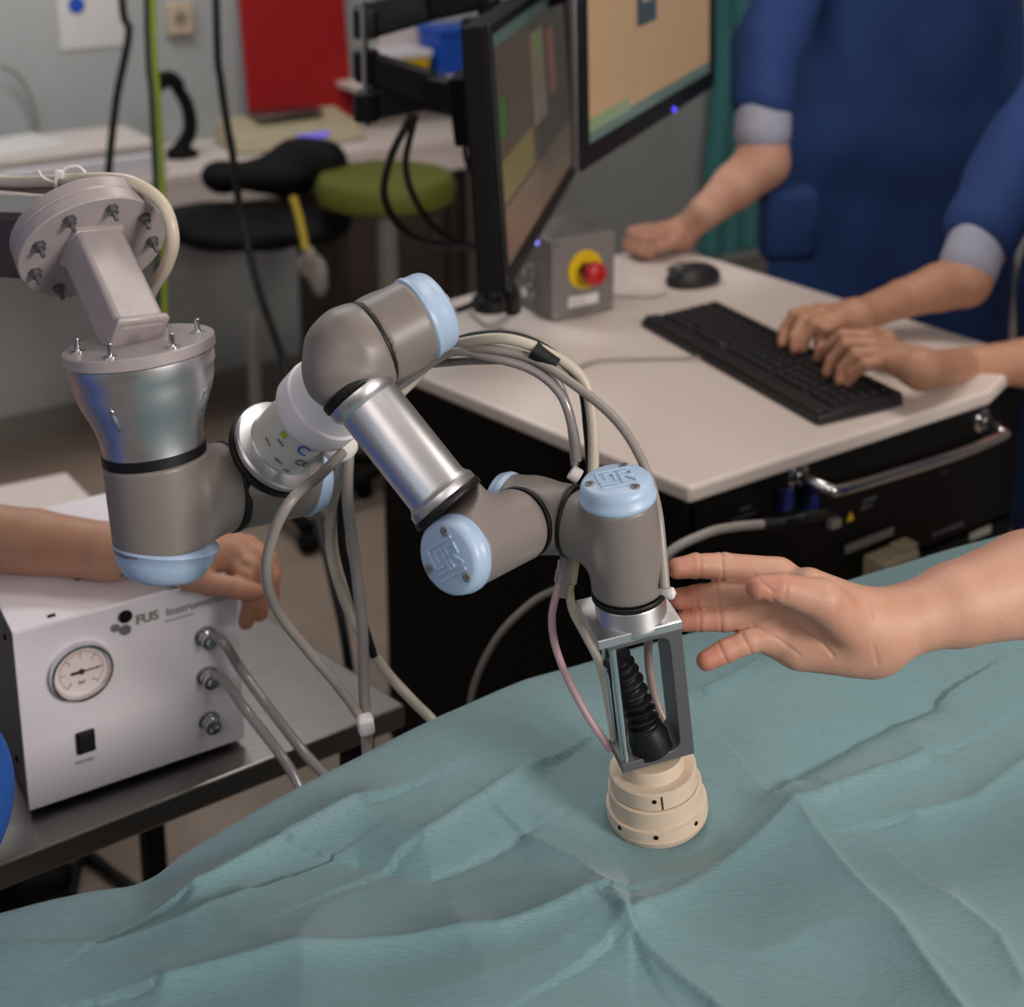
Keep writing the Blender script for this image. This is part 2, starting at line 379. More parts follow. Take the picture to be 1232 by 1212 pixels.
# bins
ZS = PB(540, 86, 3.70).z; sa = PB(505, 90, 3.7).dot(E1)
t = thing('wall_shelf', AB(sa, 3.7, ZS), 'white shelf on the back wall under the yellow and blue bins', 'shelf')
MB().box(AB(sa, 3.718, ZS-.009), .26, .098, .009, E1, E2).build('board', M_desk, t, bevel=.002)
for d_ in (-.2, .2): MB().box(AB(sa+d_, 3.76, ZS-.06), .008, .055, .04, E1, E2).build('bracket', M_steel, t, bevel=.002)
def bin_(x0, x1, y, h, b, m, m2, label, name='storage_bin'):
    A = PB(x0, y, b).dot(E1); Bq = PB(x1, y, b).dot(E1); mid = (A+Bq)/2; hw = (Bq-A)/2
    t = thing(name, AB(mid, b, ZS), label, 'bin')
    q = MB(); z0 = ZS+.002
    lo = [AB(mid-hw*.9, b-.05, z0), AB(mid+hw*.9, b-.05, z0), AB(mid+hw*.9, b+.05, z0), AB(mid-hw*.9, b+.05, z0)]
    hi = [AB(mid-hw, b-.06, z0+h), AB(mid+hw, b-.06, z0+h), AB(mid+hw, b+.06, z0+h), AB(mid-hw, b+.06, z0+h)]
    q.hexa(lo+hi); q.build('body', m, t, bevel=.005)
    MB().box(AB(mid, b, z0+h+.012), hw*1.04, .066, .012, E1, E2).build('lid', m2, t, bevel=.005)
bin_(448, 507, 75, .06, 3.70, M_yel, M_white, 'yellow sharps bin with a white lid behind the black monitor arm')
bin_(516, 572, 75, .12, 3.69, M_blueb, M_blueb, 'small blue plastic bin on the bench left of the monitor')
MB_w = MB().box(AB(PB(478, 30, 3.79).dot(E1), 3.791, ZS+.082), .07, .024, .08, E1, E2)
tag(MB_w.build('carton', M_desk, bevel=.004), 'pale cardboard carton on the shelf against the wall behind the yellow bin', 'carton')

# office chair, black
cp = P(315, 520, 4.0); cp.z = 0; cp = AB(cp.dot(E1), 3.12, 0)
cp = P(310, 523, 3.5); cp.z = 0
t = thing('office_chair', cp, 'black office chair with a slumped black backrest facing the wall bench', 'chair')
def blob(name, cs, m, par, h=.012, k=.03):
    pr = [(c, max(R)) for c, R in cs]; lo, hi = bounds(pr)
    def f(p):
        d = None
        for c, R in cs:
            e = ell(p, c, R); d = e if d is None else smin(d, e, k)
        return d+.004*np.sin(p[:, 0]*40+p[:, 2]*23)*np.sin(p[:, 1]*31)
    return net_obj([(f, lo, hi, h)], name, m, par)
tt = 3.5
blob('seat', [(P(290, 272, tt), (.17, .16, .05)), (P(365, 270, tt), (.12, .13, .045)), (P(235, 268, tt), (.09, .1, .04))], M_dark, t)
blob('backrest', [(P(362, 198, tt+.02), (.085, .06, .07)), (P(325, 212, tt), (.12, .06, .045)), (P(268, 212, tt), (.05, .05, .04)), (P(395, 198, tt), (.05, .05, .06))], M_dark, t)
MB().tube([P(345, 225, tt), P(350, 260, tt)], .02, smooth=2).build('back_support', M_dark, t)
MB().lathe(cp+Vector((0, 0, .06)), (0, 0, 1), [(0, .022), (.16, .022), (.165, .016), (.46, .016)], 20).build('gas_column', M_trim, t)
for i in range(5):
    a = i*2*math.pi/5+.3; d = Vector((math.cos(a), math.sin(a), 0))
    lg = MB().tube([cp+Vector((0, 0, .09)), cp+d*.14+Vector((0, 0, .08)), cp+d*.26+Vector((0, 0, .06))], .02, smooth=3).build('leg', M_dark, t)
    MB().lathe(cp+d*.26+Vector((0, 0, .026))-d.cross(Vector((0, 0, 1)))*.02, d.cross(Vector((0, 0, 1))), [(0, .024), (.04, .024)], 16).build('caster', M_dark, lg)
# yellow strap hanging beside the chair
tag(MB().tube([P(352, 236, 3.25), P(360, 262, 3.25), P(368, 300, 3.25)], .009, seg=8).build('strap', mat('yellow_strap', 'b8a030', .6, var=.1)),
    'short yellow strap hanging from the black chair seat edge', 'strap')
tag(blob('plastic_bag', [(P(374, 318, 3.3), (.03, .02, .03)), (P(385, 338, 3.3), (.02, .02, .04)), (P(372, 306, 3.27), (.012, .012, .02))], mat('clear_film', '9c948c', .3, spec=.6), None, .008), 'crumpled pale plastic bag hanging from the yellow strap', 'bag')
# green stool
gp = P(452, 500, 3.75); gp.z = 0
t = thing('round_stool', gp, 'stool with a thick round olive green seat in front of the bench', 'stool')
st_ = P(464, 218, 3.42); gp = Vector((st_.x, st_.y, 0)); t.location = gp
MB().lathe(Vector((gp.x, gp.y, st_.z-.05)), (0, 0, 1), [(0, .15), (.008, .165), (.045, .170), (.065, .16), (.072, .12)], 40).build('seat', M_green, t)
MB().lathe(gp+Vector((-.0, 0, .08)), (0, 0, 1), [(0, .035), (.3, .035), (.305, .026), (st_.z-.132, .026)], 20).build('column', M_trim, t)
for i in range(5):
    a = i*2*math.pi/5; d = Vector((math.cos(a), math.sin(a), 0))
    MB().tube([gp+Vector((0, 0, .1)), gp+d*.24+Vector((0, 0, .045))], .018, smooth=2).build('leg', M_dark, t)
# hanging ceiling cables
def cable(name, pts, r, m, label, cat='cable', parent=None, **k):
    o = MB().tube(pts, r, **k).build(name, m, parent)
    if parent is None: tag(o, label, cat)
    return o
cable('hanging_cable', [P(140, -560, 3.0), P(146, -200, 3.0), P(147, 0, 3.0), P(155, 40, 3.0), P(140, 120, 3.0), P(130, 215, 3.0), P(127, 300, 3.0)], .0085, M_blk, 'black cable hanging from the ceiling left of the green one')
tg = thing('earth_cable', P(195, 380, 2.6), 'green and yellow striped earth cable hanging straight from the ceiling', 'cable')
pp = [P(176, -560, 2.6), P(182, 0, 2.6), P(188, 120, 2.6), P(194, 250, 2.6), P(196, 380, 2.6), P(198, 480, 2.6)]
MB().tube(pp, .009).build('sheath', mat('yellow_green', '7d8c16', .6, var=.05), tg)
MB().tube([p+Vector((-.0055, -.005, 0)) for p in pp], .0075).build('stripe', mat('dark_green', '16330f', .5), tg)
cable('hanging_cable', [P(250, -560, 2.6), P(260, 0, 2.6), P(266, 100, 2.6), P(282, 200, 2.6), P(290, 260, 2.6), P(312, 350, 2.55), P(345, 450, 2.5), P(372, 580, 2.3), P(398, 690, 2.15), P(415, 770, 2.1), P(432, 900, 2.1)], .0072, M_blk,
      'long black cable sagging down from the ceiling past the robot elbow')
cable('thin_wire', [PB(0, 78, 3.79), PB(25, 95, 3.79), PB(42, 132, 3.79), PB(44, 160, 3.79)], .004, M_trim, 'thin grey wire on the wall above the paper tray', 'wire')
# teal gown on the far wall
g0 = PB(921, 160, 3.72)
def fg(p):
    a = p@V3(E1); bb = p@V3(E2); ga = g0.dot(E1)
    z = p[:, 2]; w_ = .25-.02*np.sin((z-.6)*3)
    fold = .012*np.sin(a*70+np.sin(z*6))
    q0 = np.abs(a-ga)-w_; q1 = np.abs(bb-3.74)-.03-fold; q2 = np.abs(z-1.0)-.92
    return np.maximum(np.maximum(q0, q1), q2)*.7
gc = AB(g0.dot(E1), 3.74, 1.17)
zlo = PB(905, 300, 3.72).z
def fg2(p): return np.maximum(fg(p), (zlo-p[:, 2]))
t = thing('hanging_gown', gc, 'teal gown hanging on the back wall behind the standing blue person', 'gown')
net_obj([(fg2, (gc.x-.32, gc.y-.32, zlo-.02), (gc.x+.32, gc.y+.32, 1.95), .02)], 'fabric', M_teal, t)
MB().tube([gc+Vector((0, 0, .74)), gc+Vector((0, 0, .79)), gc+E2*.075+Vector((0, 0, .79))], .006).build('hook', M_chrome, t)

# ------------------------------------------------------------ desk and cart
DZ = .85
K1 = PZ(830, 587, DZ); K2 = PZ(1192, 470, DZ); K2b = PZ(1222, 440, DZ); K3 = PZ(795, 291, DZ); K4 = PZ(385, 402, DZ)
t = thing('computer_desk', (K1+K3)/2-Vector((0, 0, DZ)), 'white laminate desk top on a black equipment cart, keyboard on it', 'desk')
MB().prism([K1, K2, K2b, PZ(1225, 424, DZ), K3, K4], (0, 0, -.024)).build('desk_top', M_desk, t, bevel=.006, seg=3)
def inset(p, c, d): v = (c-p); v.z = 0; return p+v.normalized()*d
cc = (K1+K2+K3+K4)/4
cs = [inset(K1, cc, .05), inset(K2, cc, .06), inset(K3, cc, .05), inset(K4, cc, .10)]
_d1 = (cs[1]-cs[0]).normalized(); cs[1] = cs[0]+_d1*.70; cs[2] = cs[1]+(cs[3]-cs[0])*.93
cb = MB(); cb.hexa([Vector((p.x, p.y, .1)) for p in cs]+[Vector((p.x, p.y, DZ-.026)) for p in cs])
cb.build('cart_body', M_cart, t, bevel=.004)
fn = (cs[1]-cs[0]); fn.z = 0; FX = fn.normalized(); FN = Vector((FX.y, -FX.x, 0))       # outward normal of the front
if FN.dot(-cs[0]) < 0: FN = -FN
def onface(x, y, off=0.0):
    r = ray(x, y); o = cs[0]+FN*off; return C0+r*((o-C0).dot(FN)/r.dot(FN))
for p in cs:
    q = inset(p, cc, .06); q.z = 0
    w_ = MB().lathe(q+Vector((0, -.015, .045)), (0, 1, 0), [(0, .04), (.004, .044), (.026, .044), (.03, .04)], 24).build('caster', M_blk, t)
    MB().box(q+Vector((0, 0, .093)), .02, .02, .006).build('fork', M_steel, w_)
fw = (cs[1]-cs[0]).length
mid = (cs[0]+cs[1])/2
for i, (z0, z1) in enumerate(((.60, .815), (.37, .59), (.13, .36))):
    pn = MB().box(Vector((mid.x, mid.y, (z0+z1)/2))+FN*.006, fw/2-.012, .005, (z1-z0)/2, FX, FN).build('front_panel', M_cartf, t, bevel=.002)
h0 = onface(958, 570, .008); h1 = onface(1180, 505, .008)
hb = [h0, h0+FN*.035, h0+FN*.055+FX*.02+Vector((0, 0, -.01))]
hb += [h1+FN*.055-FX*.02+Vector((0, 0, -.01)), h1+FN*.035, h1]
def rnd(ps, n=3):
    out = [ps[0]]
    for a, b, c in zip(ps[:-2], ps[1:-1], ps[2:]): out += [b.lerp(a, .35), b.lerp(c, .06 if (c-b).length > .1 else .35)]
    return out+[ps[-1]]
ho = MB().tube(rnd(hb), .0085, smooth=6).build('handle', M_chrome, t)
for h in (h0, h1): MB().lathe(h-FN*.0, FN, [(0, .019), (.004, .019), (.006, .012), (.012, .011)], 24).build('handle_mount', M_chrome, ho)
def plate(x, y, w_, h_, m, name, th=.0015, par=t, off=.0125):
    c = onface(x, y, off); return MB().box(c+FN*th/2, w_/2, th/2, h_/2, FX, FN).build(name, m, par)
Z0 = Vector((0, 0, 1)); M_mark = mat('grey_print', '77757a', .6)
M_mark2 = mat('dim_print', '47464c', .6)
for x, y, s, z in ((890, 617, '=I=I=', .008), (880, 629, '=========', .007), (1035, 615, '=II==I', .008), (1037, 607, '==I=I=I', .008), (1125, 562, '=I==II==I=', .008), (1130, 572, '==I==', .007), (1120, 648, '=II==I=I==II==I=', .009)):
    text(s, z*1.2, onface(x, y, .0122), FX, (0, 0, 1), M_mark2 if x > 1110 and y < 600 else M_mark, t)
for x in (941, 972):
    cn = plate(x, 600, .018, .03, mat('connector_blue', '1c2870', .4), 'connector', .012)
    plate(x, 600, .009, .02, M_dark, 'connector_core', .002, cn, .0245)
_c = onface(1023, 622, .0123); MB().prism([_c-FX*.008-Z0*.006, _c+FX*.008-Z0*.006, _c+Z0*.008], FN*.0006).build('warning_sticker', M_yel, t)
plate(1045, 650, .1, .012, M_trim, 'label_holder', .003)
plate(1000, 628, .02, .012, M_trim, 'bracket', .01)
bc = onface(1062, 672, .012)
bo = MB().hexa([bc+FX*a+FN*b+Vector((0, 0, z)) for z in (-.026, .02) for a, b in ((-.045, 0), (.04, 0), (.034, .04), (-.04, .04))]).build('plug_block', M_beige, t, bevel=.004)
MB().box(bc+FX*.02+FN*.02+Vector((0, 0, .023)), .018, .012, .005, FX, FN).build('latch', M_beige, bo, bevel=.002)
plate(1178, 641, .05, .012, M_trim, 'label_holder', .003)
cp2 = [PZ(770, 850, .5)]
cable('grey_cable', [P(780, 720, 1.62), P(803, 668, 1.62), P(850, 642, 1.64), P(885, 634, 1.66), P(918, 631, 1.68)], .0055, M_cable_g, 'grey cable leaving the black cart front towards the robot wrist')
cable('black_cable', [P(918, 631, 1.68), P(945, 629, 1.69), P(975, 622, 1.7), onface(1000, 617, .02)], .0065, M_blk, 'black cable end plugged into the cart below the handle')
cable('grey_cable', [P(560, 880, 1.5), P(572, 820, 1.52), P(600, 765, 1.55), P(640, 725, 1.58), P(672, 708, 1.6)], .0042, mat('dark_grey_cable', '4a4441', .5), 'dark grey cable looping before the black cart below the wrist')

# keyboard
kz = DZ+.002
A = PZ(770, 383, kz+.012); Bk = PZ(985, 503, kz+.012); Dk = PZ(865, 368, kz+.012)
KX = (Bk-A); KL = KX.length; KX.normalize(); KY = Vector((-KX.y, KX.x, 0)); KD = (Dk-A).dot(KY)
A.z = kz
t = thing('keyboard', A+KX*KL/2+KY*KD/2, 'black full-size computer keyboard lying diagonally on the white desk', 'keyboard')
def KP(u, v, z=0.0): return A+KX*u+KY*v+Vector((0, 0, z))
MB().hexa([KP(0, 0), KP(KL, 0), KP(KL, KD), KP(0, KD), KP(.002, .002, .011), KP(KL-.002, .002, .011), KP(KL-.002, KD-.002, .021), KP(.002, KD-.002, .021)]).build('case', M_kb, t, bevel=.003)
MB().hexa([KP(.006, .004, .0125), KP(KL-.006, .004, .0125), KP(KL-.006, .016, .0165), KP(.006, .016, .0165), KP(.006, .006, .016), KP(KL-.006, .006, .016), KP(KL-.006, .015, .019), KP(.006, .015, .019)]).build('ridge', M_kb, t, bevel=.001)
MB().hexa([KP(.006, .020, .0135), KP(KL-.006, .020, .0135), KP(KL-.006, .029, .0165), KP(.006, .029, .0165), KP(.006, .021, .0165), KP(KL-.006, .021, .0165), KP(KL-.006, .028, .0185), KP(.006, .028, .0185)]).build('ridge', M_kb, t, bevel=.001)
kb = MB().hexa([KP(-.0075, -.0075, 0), KP(.0075, -.0075, 0), KP(.0075, .0075, 0), KP(-.0075, .0075, 0), KP(-.0058, -.0058, .006), KP(.0058, -.0058, .006), KP(.0058, .0058, .006), KP(-.0058, .0058, .006)])
key0 = kb.build('key', M_key, t)
key0.data.transform(Matrix.Translation(root_loc(t)-A))
pit = .0187; first = True
nr = 6
v0 = .036; row_h = (KD-v0-.014)/nr
for r in range(nr):
    v = v0+row_h*(r+.5)+(.004 if r == nr-1 else 0)
    x = .012+pit/2
    while x < KL-.01:
        skip = False
        for g in (.30, .375):
            if KL*g/.45 < x < KL*g/.45+.008: x += .008
        k = key0 if first else key0.copy()
        if not first: sc.collection.objects.link(k); k.parent = t
        wide = 1.0
        if r == 0 and .085 < x < .1: wide = 5.6; x += pit*2.3
        elif r in (1, 2) and x < .03: wide = 1.5; x += pit*.25
        k.scale = (1, 1, 1)
        if wide > 1:
            me = key0.data.copy(); k.data = me
            for vv in me.vertices:
                d = Vector(vv.co); me.vertices[vv.index].co = d+KX*(d.dot(KX)*(wide-1))
            if first: pass
        k.location = KP(x, v, .0105+.010*v/KD)-t.location
        first = False
        x += pit*(1+(wide-1)/2)+(0 if wide == 1 else (pit*(wide-1)/2)*.0)
        if wide > 1: x += pit*(wide-1)/2*.0
cable('keyboard_cable', [PZ(842, 430, kz+.008), PZ(820, 431, kz+.003), PZ(770, 432, kz+.003), PZ(720, 434, kz+.003), PZ(680, 446, kz+.003), PZ(640, 420, kz+.003), PZ(600, 395, kz+.003)], .0022, M_cable_g, 'thin grey keyboard cable lying across the white desk')
# mouse
mp = PZ(834, 340, kz)
t = thing('computer_mouse', mp, 'black computer mouse on the white desk beside the fist', 'mouse')
MXd = Vector((.8, .42, 0)).normalized(); MYd = Vector((-MXd.y, MXd.x, 0)); ax3 = (MXd, MYd, Vector((0, 0, 1)))
def fm(p):
    d = ell(p, mp+Vector((0, 0, .008)), (.056, .036, .03), ax3); return np.maximum(d, (kz-.0)-p[:, 2]+.0005)
net_obj([(fm, mp-Vector((.07, .07, .0)), mp+Vector((.07, .07, .045)), .003)], 'shell', M_kb, t)
MB().lathe(mp-MXd*.03+Vector((0, 0, .031))-MYd*.004, MYd, [(0, .008), (.008, .008)], 16).build('scroll_wheel', M_trim, t)
for s in (-1, 1): MB().box(mp-MXd*.03+MYd*.013*s+Vector((0, 0, .0305)), .018, .009, .0016, MXd+Vector((0, 0, .28)), MYd).build('button', M_key, t, bevel=.001)
cable('mouse_cable', [PZ(802, 352, kz+.006), PZ(785, 357, kz+.003), PZ(745, 356, kz+.003), PZ(715, 352, kz+.003)], .0018, M_cable_g, 'thin grey mouse cable between emergency stop box and mouse')

# emergency stop box
e0 = PZ(662, 387, kz); e1 = PZ(738, 372, kz); e3 = PZ(622, 362, kz)
ex = (e1-e0); ew = ex.length; ex.normalize(); ey = Vector((-ex.y, ex.x, 0)); ed = .125; eh = .142
en = -ey
t = thing('emergency_stop_box', e0+ex*ew/2+ey*ed/2, 'grey metal box with red mushroom button on a yellow ring, on desk', 'control box')
eT = Vector((0, 0, eh))
def EP(u, v, z): return e0+ex*u+ey*v+Vector((0, 0, z))
M_eb = mat('grey_cast_box', '77716f', .45, var=.04, bump=.0003)
MB().hexa([EP(0, .004, 0), EP(ew, .004, 0), EP(ew, ed, 0), EP(0, ed, 0), EP(0, .004, eh), EP(ew, .004, eh), EP(ew, ed, eh), EP(0, ed, eh)]).build('enclosure', M_eb, t, bevel=.005)
lid = MB().box(EP(ew/2, .001, eh/2), ew/2-.001, .003, eh/2-.001, ex, ey).build('lid', M_alud if 0 else M_eb, t, bevel=.002)
for u in (.009, ew-.009):
    for z in (.01, eh-.01): MB().lathe(EP(u, -.002, z), en, [(0, .0035), (.0015, .003)], 12).build('screw', M_chrome, lid)
bcn = EP(ew*.52, -.002, eh*.58)
yr = MB().lathe(bcn, en, [(0, .034), (.003, .034), (.004, .033), (.004, .014)], 40).build('warning_ring', M_yel, t)
MB().lathe(bcn+en*.004, en, [(0, .013), (.02, .013)], 24).build('button_stem', M_blk, t)
MB().lathe(bcn+en*.022, en, [(0, .017), (.003, .0205), (.012, .021), (.018, .018), (.021, .012), (.022, .002)], 36).build('mushroom_button', M_red, t)
nl = MB().box(EP(ew*.5, -.0025, eh*.2), .03, .001, .009, ex, ey).build('name_strip', M_tag, t)
text('II=II=I=I', .0085, EP(ew*.5-.027, -.0038, eh*.2-.0035), ex, (0, 0, 1), M_trim, nl)
for z in (.04, .075): MB().lathe(EP(0, ed*.45, z), -ex, [(0, .014), (.006, .014), (.006, .011), (.018, .011)], 6).build('cable_gland', M_chrome, t)
MB().lathe(EP(0, ed*.35, eh-.014), -ex, [(0, .004), (.002, .004)], 12).build('status_lamp', mat('lamp_blue', '8080ff', .3, emit=('8a8aff', 2)), t)

# ------------------------------------------------------------ monitors
def monitor(n0, f0, n1, f1, name, label, scrmat, silver=False, th=.035, b=.016):
    """n0/n1: near bottom/top, f0/f1 far bottom/top"""
    t = thing(name, n0, label, 'monitor', 'flat monitors beside the desk')
    u = (f0-n0).normalized(); up = (n1-n0).normalized(); nrm = u.cross(up).normalized()
    if nrm.dot(C0-n0) < 0: nrm = -nrm
    W = (f0-n0).length; H = (n1-n0).length
    MB().hexa([n0, f0, f0-nrm*th, n0-nrm*th, n0+up*H, f0+up*H, f0+up*H-nrm*th, n0+up*H-nrm*th]).build('housing', M_alud if silver else M_dark, t, bevel=.004)
    q = MB()
    def R(u0, u1, v0, v1): q.hexa([n0+u*x+up*y+nrm*z for z in (0, .006) for x, y in ((u0, v0), (u1, v0), (u1, v1), (u0, v1))])
    B2 = b if silver else b*1.5; R(0, W, 0, B2); R(0, W, H-b, H); R(0, b, B2, H-b); R(W-b, W, B2, H-b)
    q.build('bezel', M_blk, t, bevel=.0015)
    s = MB(); s.hexa([n0+u*x+up*y+nrm*z for z in (.0003, .002) for x, y in ((b, B2), (W-b, B2), (W-b, H-b), (b, H-b))]); so = s.build('screen', scrmat, t, smooth=False)
    def patch(x0, x1, y0, y1, m, nm='window_pane', z=.0024):
        MB().hexa([n0+u*(x*W)+up*(y*H)+nrm*zz for zz in (z, z+.0004) for x, y in ((x0, y0), (x1, y0), (x1, y1), (x0, y1))]).build(nm, m, so, smooth=False)
    MB().box(n0+u*W/2+up*H/2-nrm*(th+.012), W*.28, .012, H*.3, u, nrm).build('rear_housing', M_dark, t, bevel=.006)
    return t, patch, (u, up, nrm, W, H)
def scr(name, col, e, rough=.25): return mat(name, col, rough, emit=(col, e))
S1 = scr('screen_brown', '40352e', .45); S2 = scr('screen_tan', '94795a', .5)
m1n0 = P(606, 352, 1.86); z0 = m1n0.z; m1n1 = P(584, 30, 1.86)
m1f0 = PZ(693, 203, z0)
up1 = (m1n1-m1n0)
t1, pa1, fr1 = monitor(m1n0, m1f0, m1n1, m1f0+up1, 'monitor', 'left monitor seen nearly edge-on, dim brown screen with green bars', S1)
S_g = scr('screen_green', '2c5a22', .25); S_l = scr('screen_light', '6a5c4c', .5); S_d = scr('screen_dark', '3a302a', .5); S_t = scr('screen_teal', '41504e', .4)
pa1(.04, .97, .90, .955, S_t, 'title_bar')
pa1(.06, .11, .54, .7, S_g, 'level_bar'); pa1(.44, .6, .44, .84, S_l, 'image_strip', .0026); pa1(.5, .56, .73, .82, scr('screen_green_dim', '55703a', .5), 'marker', .0032)
pa1(.66, .75, .5, .8, scr('screen_red_dim', '6a4638', .5), 'image_strip', .0028); pa1(.05, .4, .3, .46, scr('screen_olive', '5c5230', .5), 'chart'); pa1(.05, .95, .05, .28, scr('screen_brown_light', '5a493c', .5), 'panel')
m2n0 = P(697, 206, 2.12); m2f0 = PZ(857, 103, m2n0.z)
t2, pa2, fr2 = monitor(m2n0, m2f0, m2n0+Vector((-.012, 0, .42)), m2f0+Vector((-.012, 0, .42)), 'monitor', 'right monitor with a bright tan screen and small dark picture', S2, True, .014, .034)
pa2(.03, .97, .065, .13, scr('screen_tealgrey', '4f5f58', .45), 'task_bar'); pa2(.04, .3, .12, .17, scr('screen_green2', '6d7c5c', .45), 'button', .003)
pa2(.36, .50, .43, .72, scr('screen_slate', '37403f', .4), 'picture'); pa2(.40, .46, .52, .60, scr('screen_skin', '8a7a70', .5), 'picture_detail', .003)
pa2(.34, .345, .15, .9, scr('screen_line', '86704f', .5), 'divider'); pa2(.6, .605, .3, .9, MATS['screen_line'], 'divider')
MB().lathe(m2n0.lerp(m2f0, .62)+Vector((0, 0, .006))+fr2[2]*.006, fr2[2], [(0, .004), (.002, .004)], 12).build('power_light', mat('blue_led', '4040ff', .3, emit=('4a4aff', 3)), t2)
# monitor arm with pole behind the desk
ta = 2.25
pt = P(441, 100, ta)
t = thing('swing_arm', Vector((pt.x, pt.y, DZ)), 'black jointed double monitor arm with chrome pin, left of monitors', 'monitor arm')
def beam(a, b, w0, name, m=M_blk):
    d = (b-a); return MB().box((a+b)/2, d.length/2, .014, w0/2, d, Vector((0, 0, 1)).cross(d)).build(name, m, t, bevel=.006)
beam(P(432, 28, ta), P(520, 2, ta), px(44, ta), 'arm_link')
beam(P(518, 4, ta-.01), P(590, -12, 2.2), px(42, ta), 'arm_link')
beam(P(432, 78, ta), P(520, 106, ta-.01), px(40, ta), 'arm_link')
beam(P(515, 112, ta-.02), P(578, 122, 2.16), px(42, ta), 'arm_link')
beam(P(432, 128, ta+.005), P(540, 108, ta+.02), px(38, ta), 'arm_link')
for y in (28, 78, 128):
    MB().lathe(P(441, y+18, ta), (0, 0, 1), [(0, .018), (.002, .021), (.046, .021), (.048, .018)], 24).build('joint', M_blk, t)
MB().lathe(P(441, 152, ta), (0, 0, 1), [(0, .006), (.2, .006)], 12).build('pin', M_chrome, t)
beam(P(566, 20, 2.17), P(572, 140, 2.17), .03, 'upright')
MB().box(m1n0+fr1[0]*fr1[3]*.3+fr1[1]*fr1[4]*.6-fr1[2]*.075, .05, .02, .05, fr1[0], fr1[2]).build('mounting_plate', M_dark, t, bevel=.004)
MB().lathe(P(590, 372, 2.33), (0, 0, 1), [(0, .03), (.02, .03), (.022, .018), (.62, .018)], 24).build('pole', M_blk, t)
beam(P(572, 60, 2.17), P(590, 62, 2.33), .03, 'pole_clamp')
MB().box(m2n0+fr2[0]*fr2[3]*.4+Vector((0, 0, .25))-fr2[2]*.08, .05, .02, .05, fr2[0], fr2[2]).build('mounting_plate', M_dark, t, bevel=.004)
beam(P(590, 20, 2.33), m2n0+fr2[0]*fr2[3]*.4+Vector((0, 0, .25))-fr2[2]*.1, .035, 'arm_link')
for i, pts in enumerate(([(496, 138, 2.2), (470, 190, 2.2), (463, 240, 2.2), (492, 282, 2.22), (545, 296, 2.24), (590, 296, 2.26)],
                         [(500, 138, 2.2), (488, 200, 2.2), (505, 250, 2.2), (540, 288, 2.22), (590, 300, 2.25)],
                         [(566, 140, 2.2), (560, 185, 2.2), (578, 230, 2.22), (592, 250, 2.26)])):
    cable('monitor_cable', [P(*q) for q in pts], .0062-.0008*i, M_blk, ['black cable with the widest loop below the monitor arm', 'black cable with the inner loop below the monitor arm', 'short black cable bowed close to the left monitor'][i])
t = thing('cable_adapter', P(585, 345, 2.2), 'black plug adapter with cable lying under the left monitor', 'adapter')
MB().tube([P(592, 300, 2.2), P(586, 325, 2.2), P(580, 346, 2.2)], .013, rr=lambda s: .017-.007*s).build('plug', M_blk, t)
MB().tube([P(580, 344, 2.2), P(573, 362, 2.2), P(560, 370, 2.2), P(548, 374, 2.2)], .005).build('lead', M_blk, t)
cable('thin_wire', [PZ(600, 362, kz+.003), PZ(612, 378, kz+.003), PZ(590, 392, kz+.003), PZ(575, 384, kz+.003), PZ(562, 372, kz+.003)], .0022, M_cable_g, 'thin grey wire looped on the desk below the left monitor', 'wire')
cable('cable_boot', [P(598, 330, 1.9), P(612, 350, 1.9), P(617, 372, 1.93)], .012, M_blk, 'black cable boot hanging at the lower corner of left monitor', 'cable')

# ------------------------------------------------------------ steel side table with control box
TZ = .66
FLc = PZ(0, 1041, TZ); FRc = PZ(488, 848, TZ); BRd = PZ(359, 765, TZ)
tx = (FRc-FLc).normalized(); ty = (BRd-FRc).normalized()
F0 = FRc-tx*.60
t = thing('steel_table', (FRc+F0)/2-Vector((0, 0, TZ)), 'stainless steel side table carrying the white control box', 'table')
Bk1 = FRc+ty*.62; Bk0 = F0+ty*.62
MB().prism([F0, FRc, Bk1, Bk0], (0, 0, -.03)).build('table_top', M_steel, t, bevel=.003)
for p in (inset(FRc, (F0+Bk1)/2, .06), inset(Bk1, (F0+FRc)/2, .06), inset(F0, (FRc+Bk0)/2, .3), inset(Bk0, (FRc+F0)/2, .06)):
    p = Vector((p.x, p.y, 0)); MB().box(p+Vector((0, 0, (TZ-.03)/2)), .016, .016, (TZ-.032)/2, tx).build('leg', M_dark, t, bevel=.002)
# black cable and foot under the table
cable('floor_cable', [PZ(85, 1080, .012), PZ(100, 1030, .012), PZ(140, 1055, .012), PZ(190, 1085, .012), PZ(300, 1120, .012)], .009, M_blk, 'black cable lying on the floor under the steel table')
q = P(20, 1050, 2.2); q.z = 0
tag(blob('pedal', [(PZ(20, 1052, .03), (.09, .06, .035)), (PZ(0, 1050, .03), (.08, .05, .03))], M_dark, None, .01), 'dark foot pedal on the floor below the steel table', 'pedal')
# back white cabinet
q = [PZ(-60, 597, .5), PZ(80, 568, .5), PZ(165, 655, .5), PZ(10, 690, .5)]
t = thing('white_cart', Vector((sum(p.x for p in q)/4, sum(p.y for p in q)/4, 0)), 'low white cabinet with a pale top behind the bare left arm', 'cabinet')
MB().prism(q, (0, 0, -.02)).build('cabinet_top', M_desk, t, bevel=.003)
ctr = (q[0]+q[1]+q[2]+q[3])/4; qq = [inset(p, ctr, .02)-Vector((0, 0, .0205)) for p in q]
MB().prism(qq, (0, 0, -.12)).build('carcass', M_white, t, bevel=.003)
for p in qq:
    p = inset(p, ctr, .03); MB().box(Vector((p.x, p.y, .179)), .01, .01, .178).build('leg', M_steel, t)

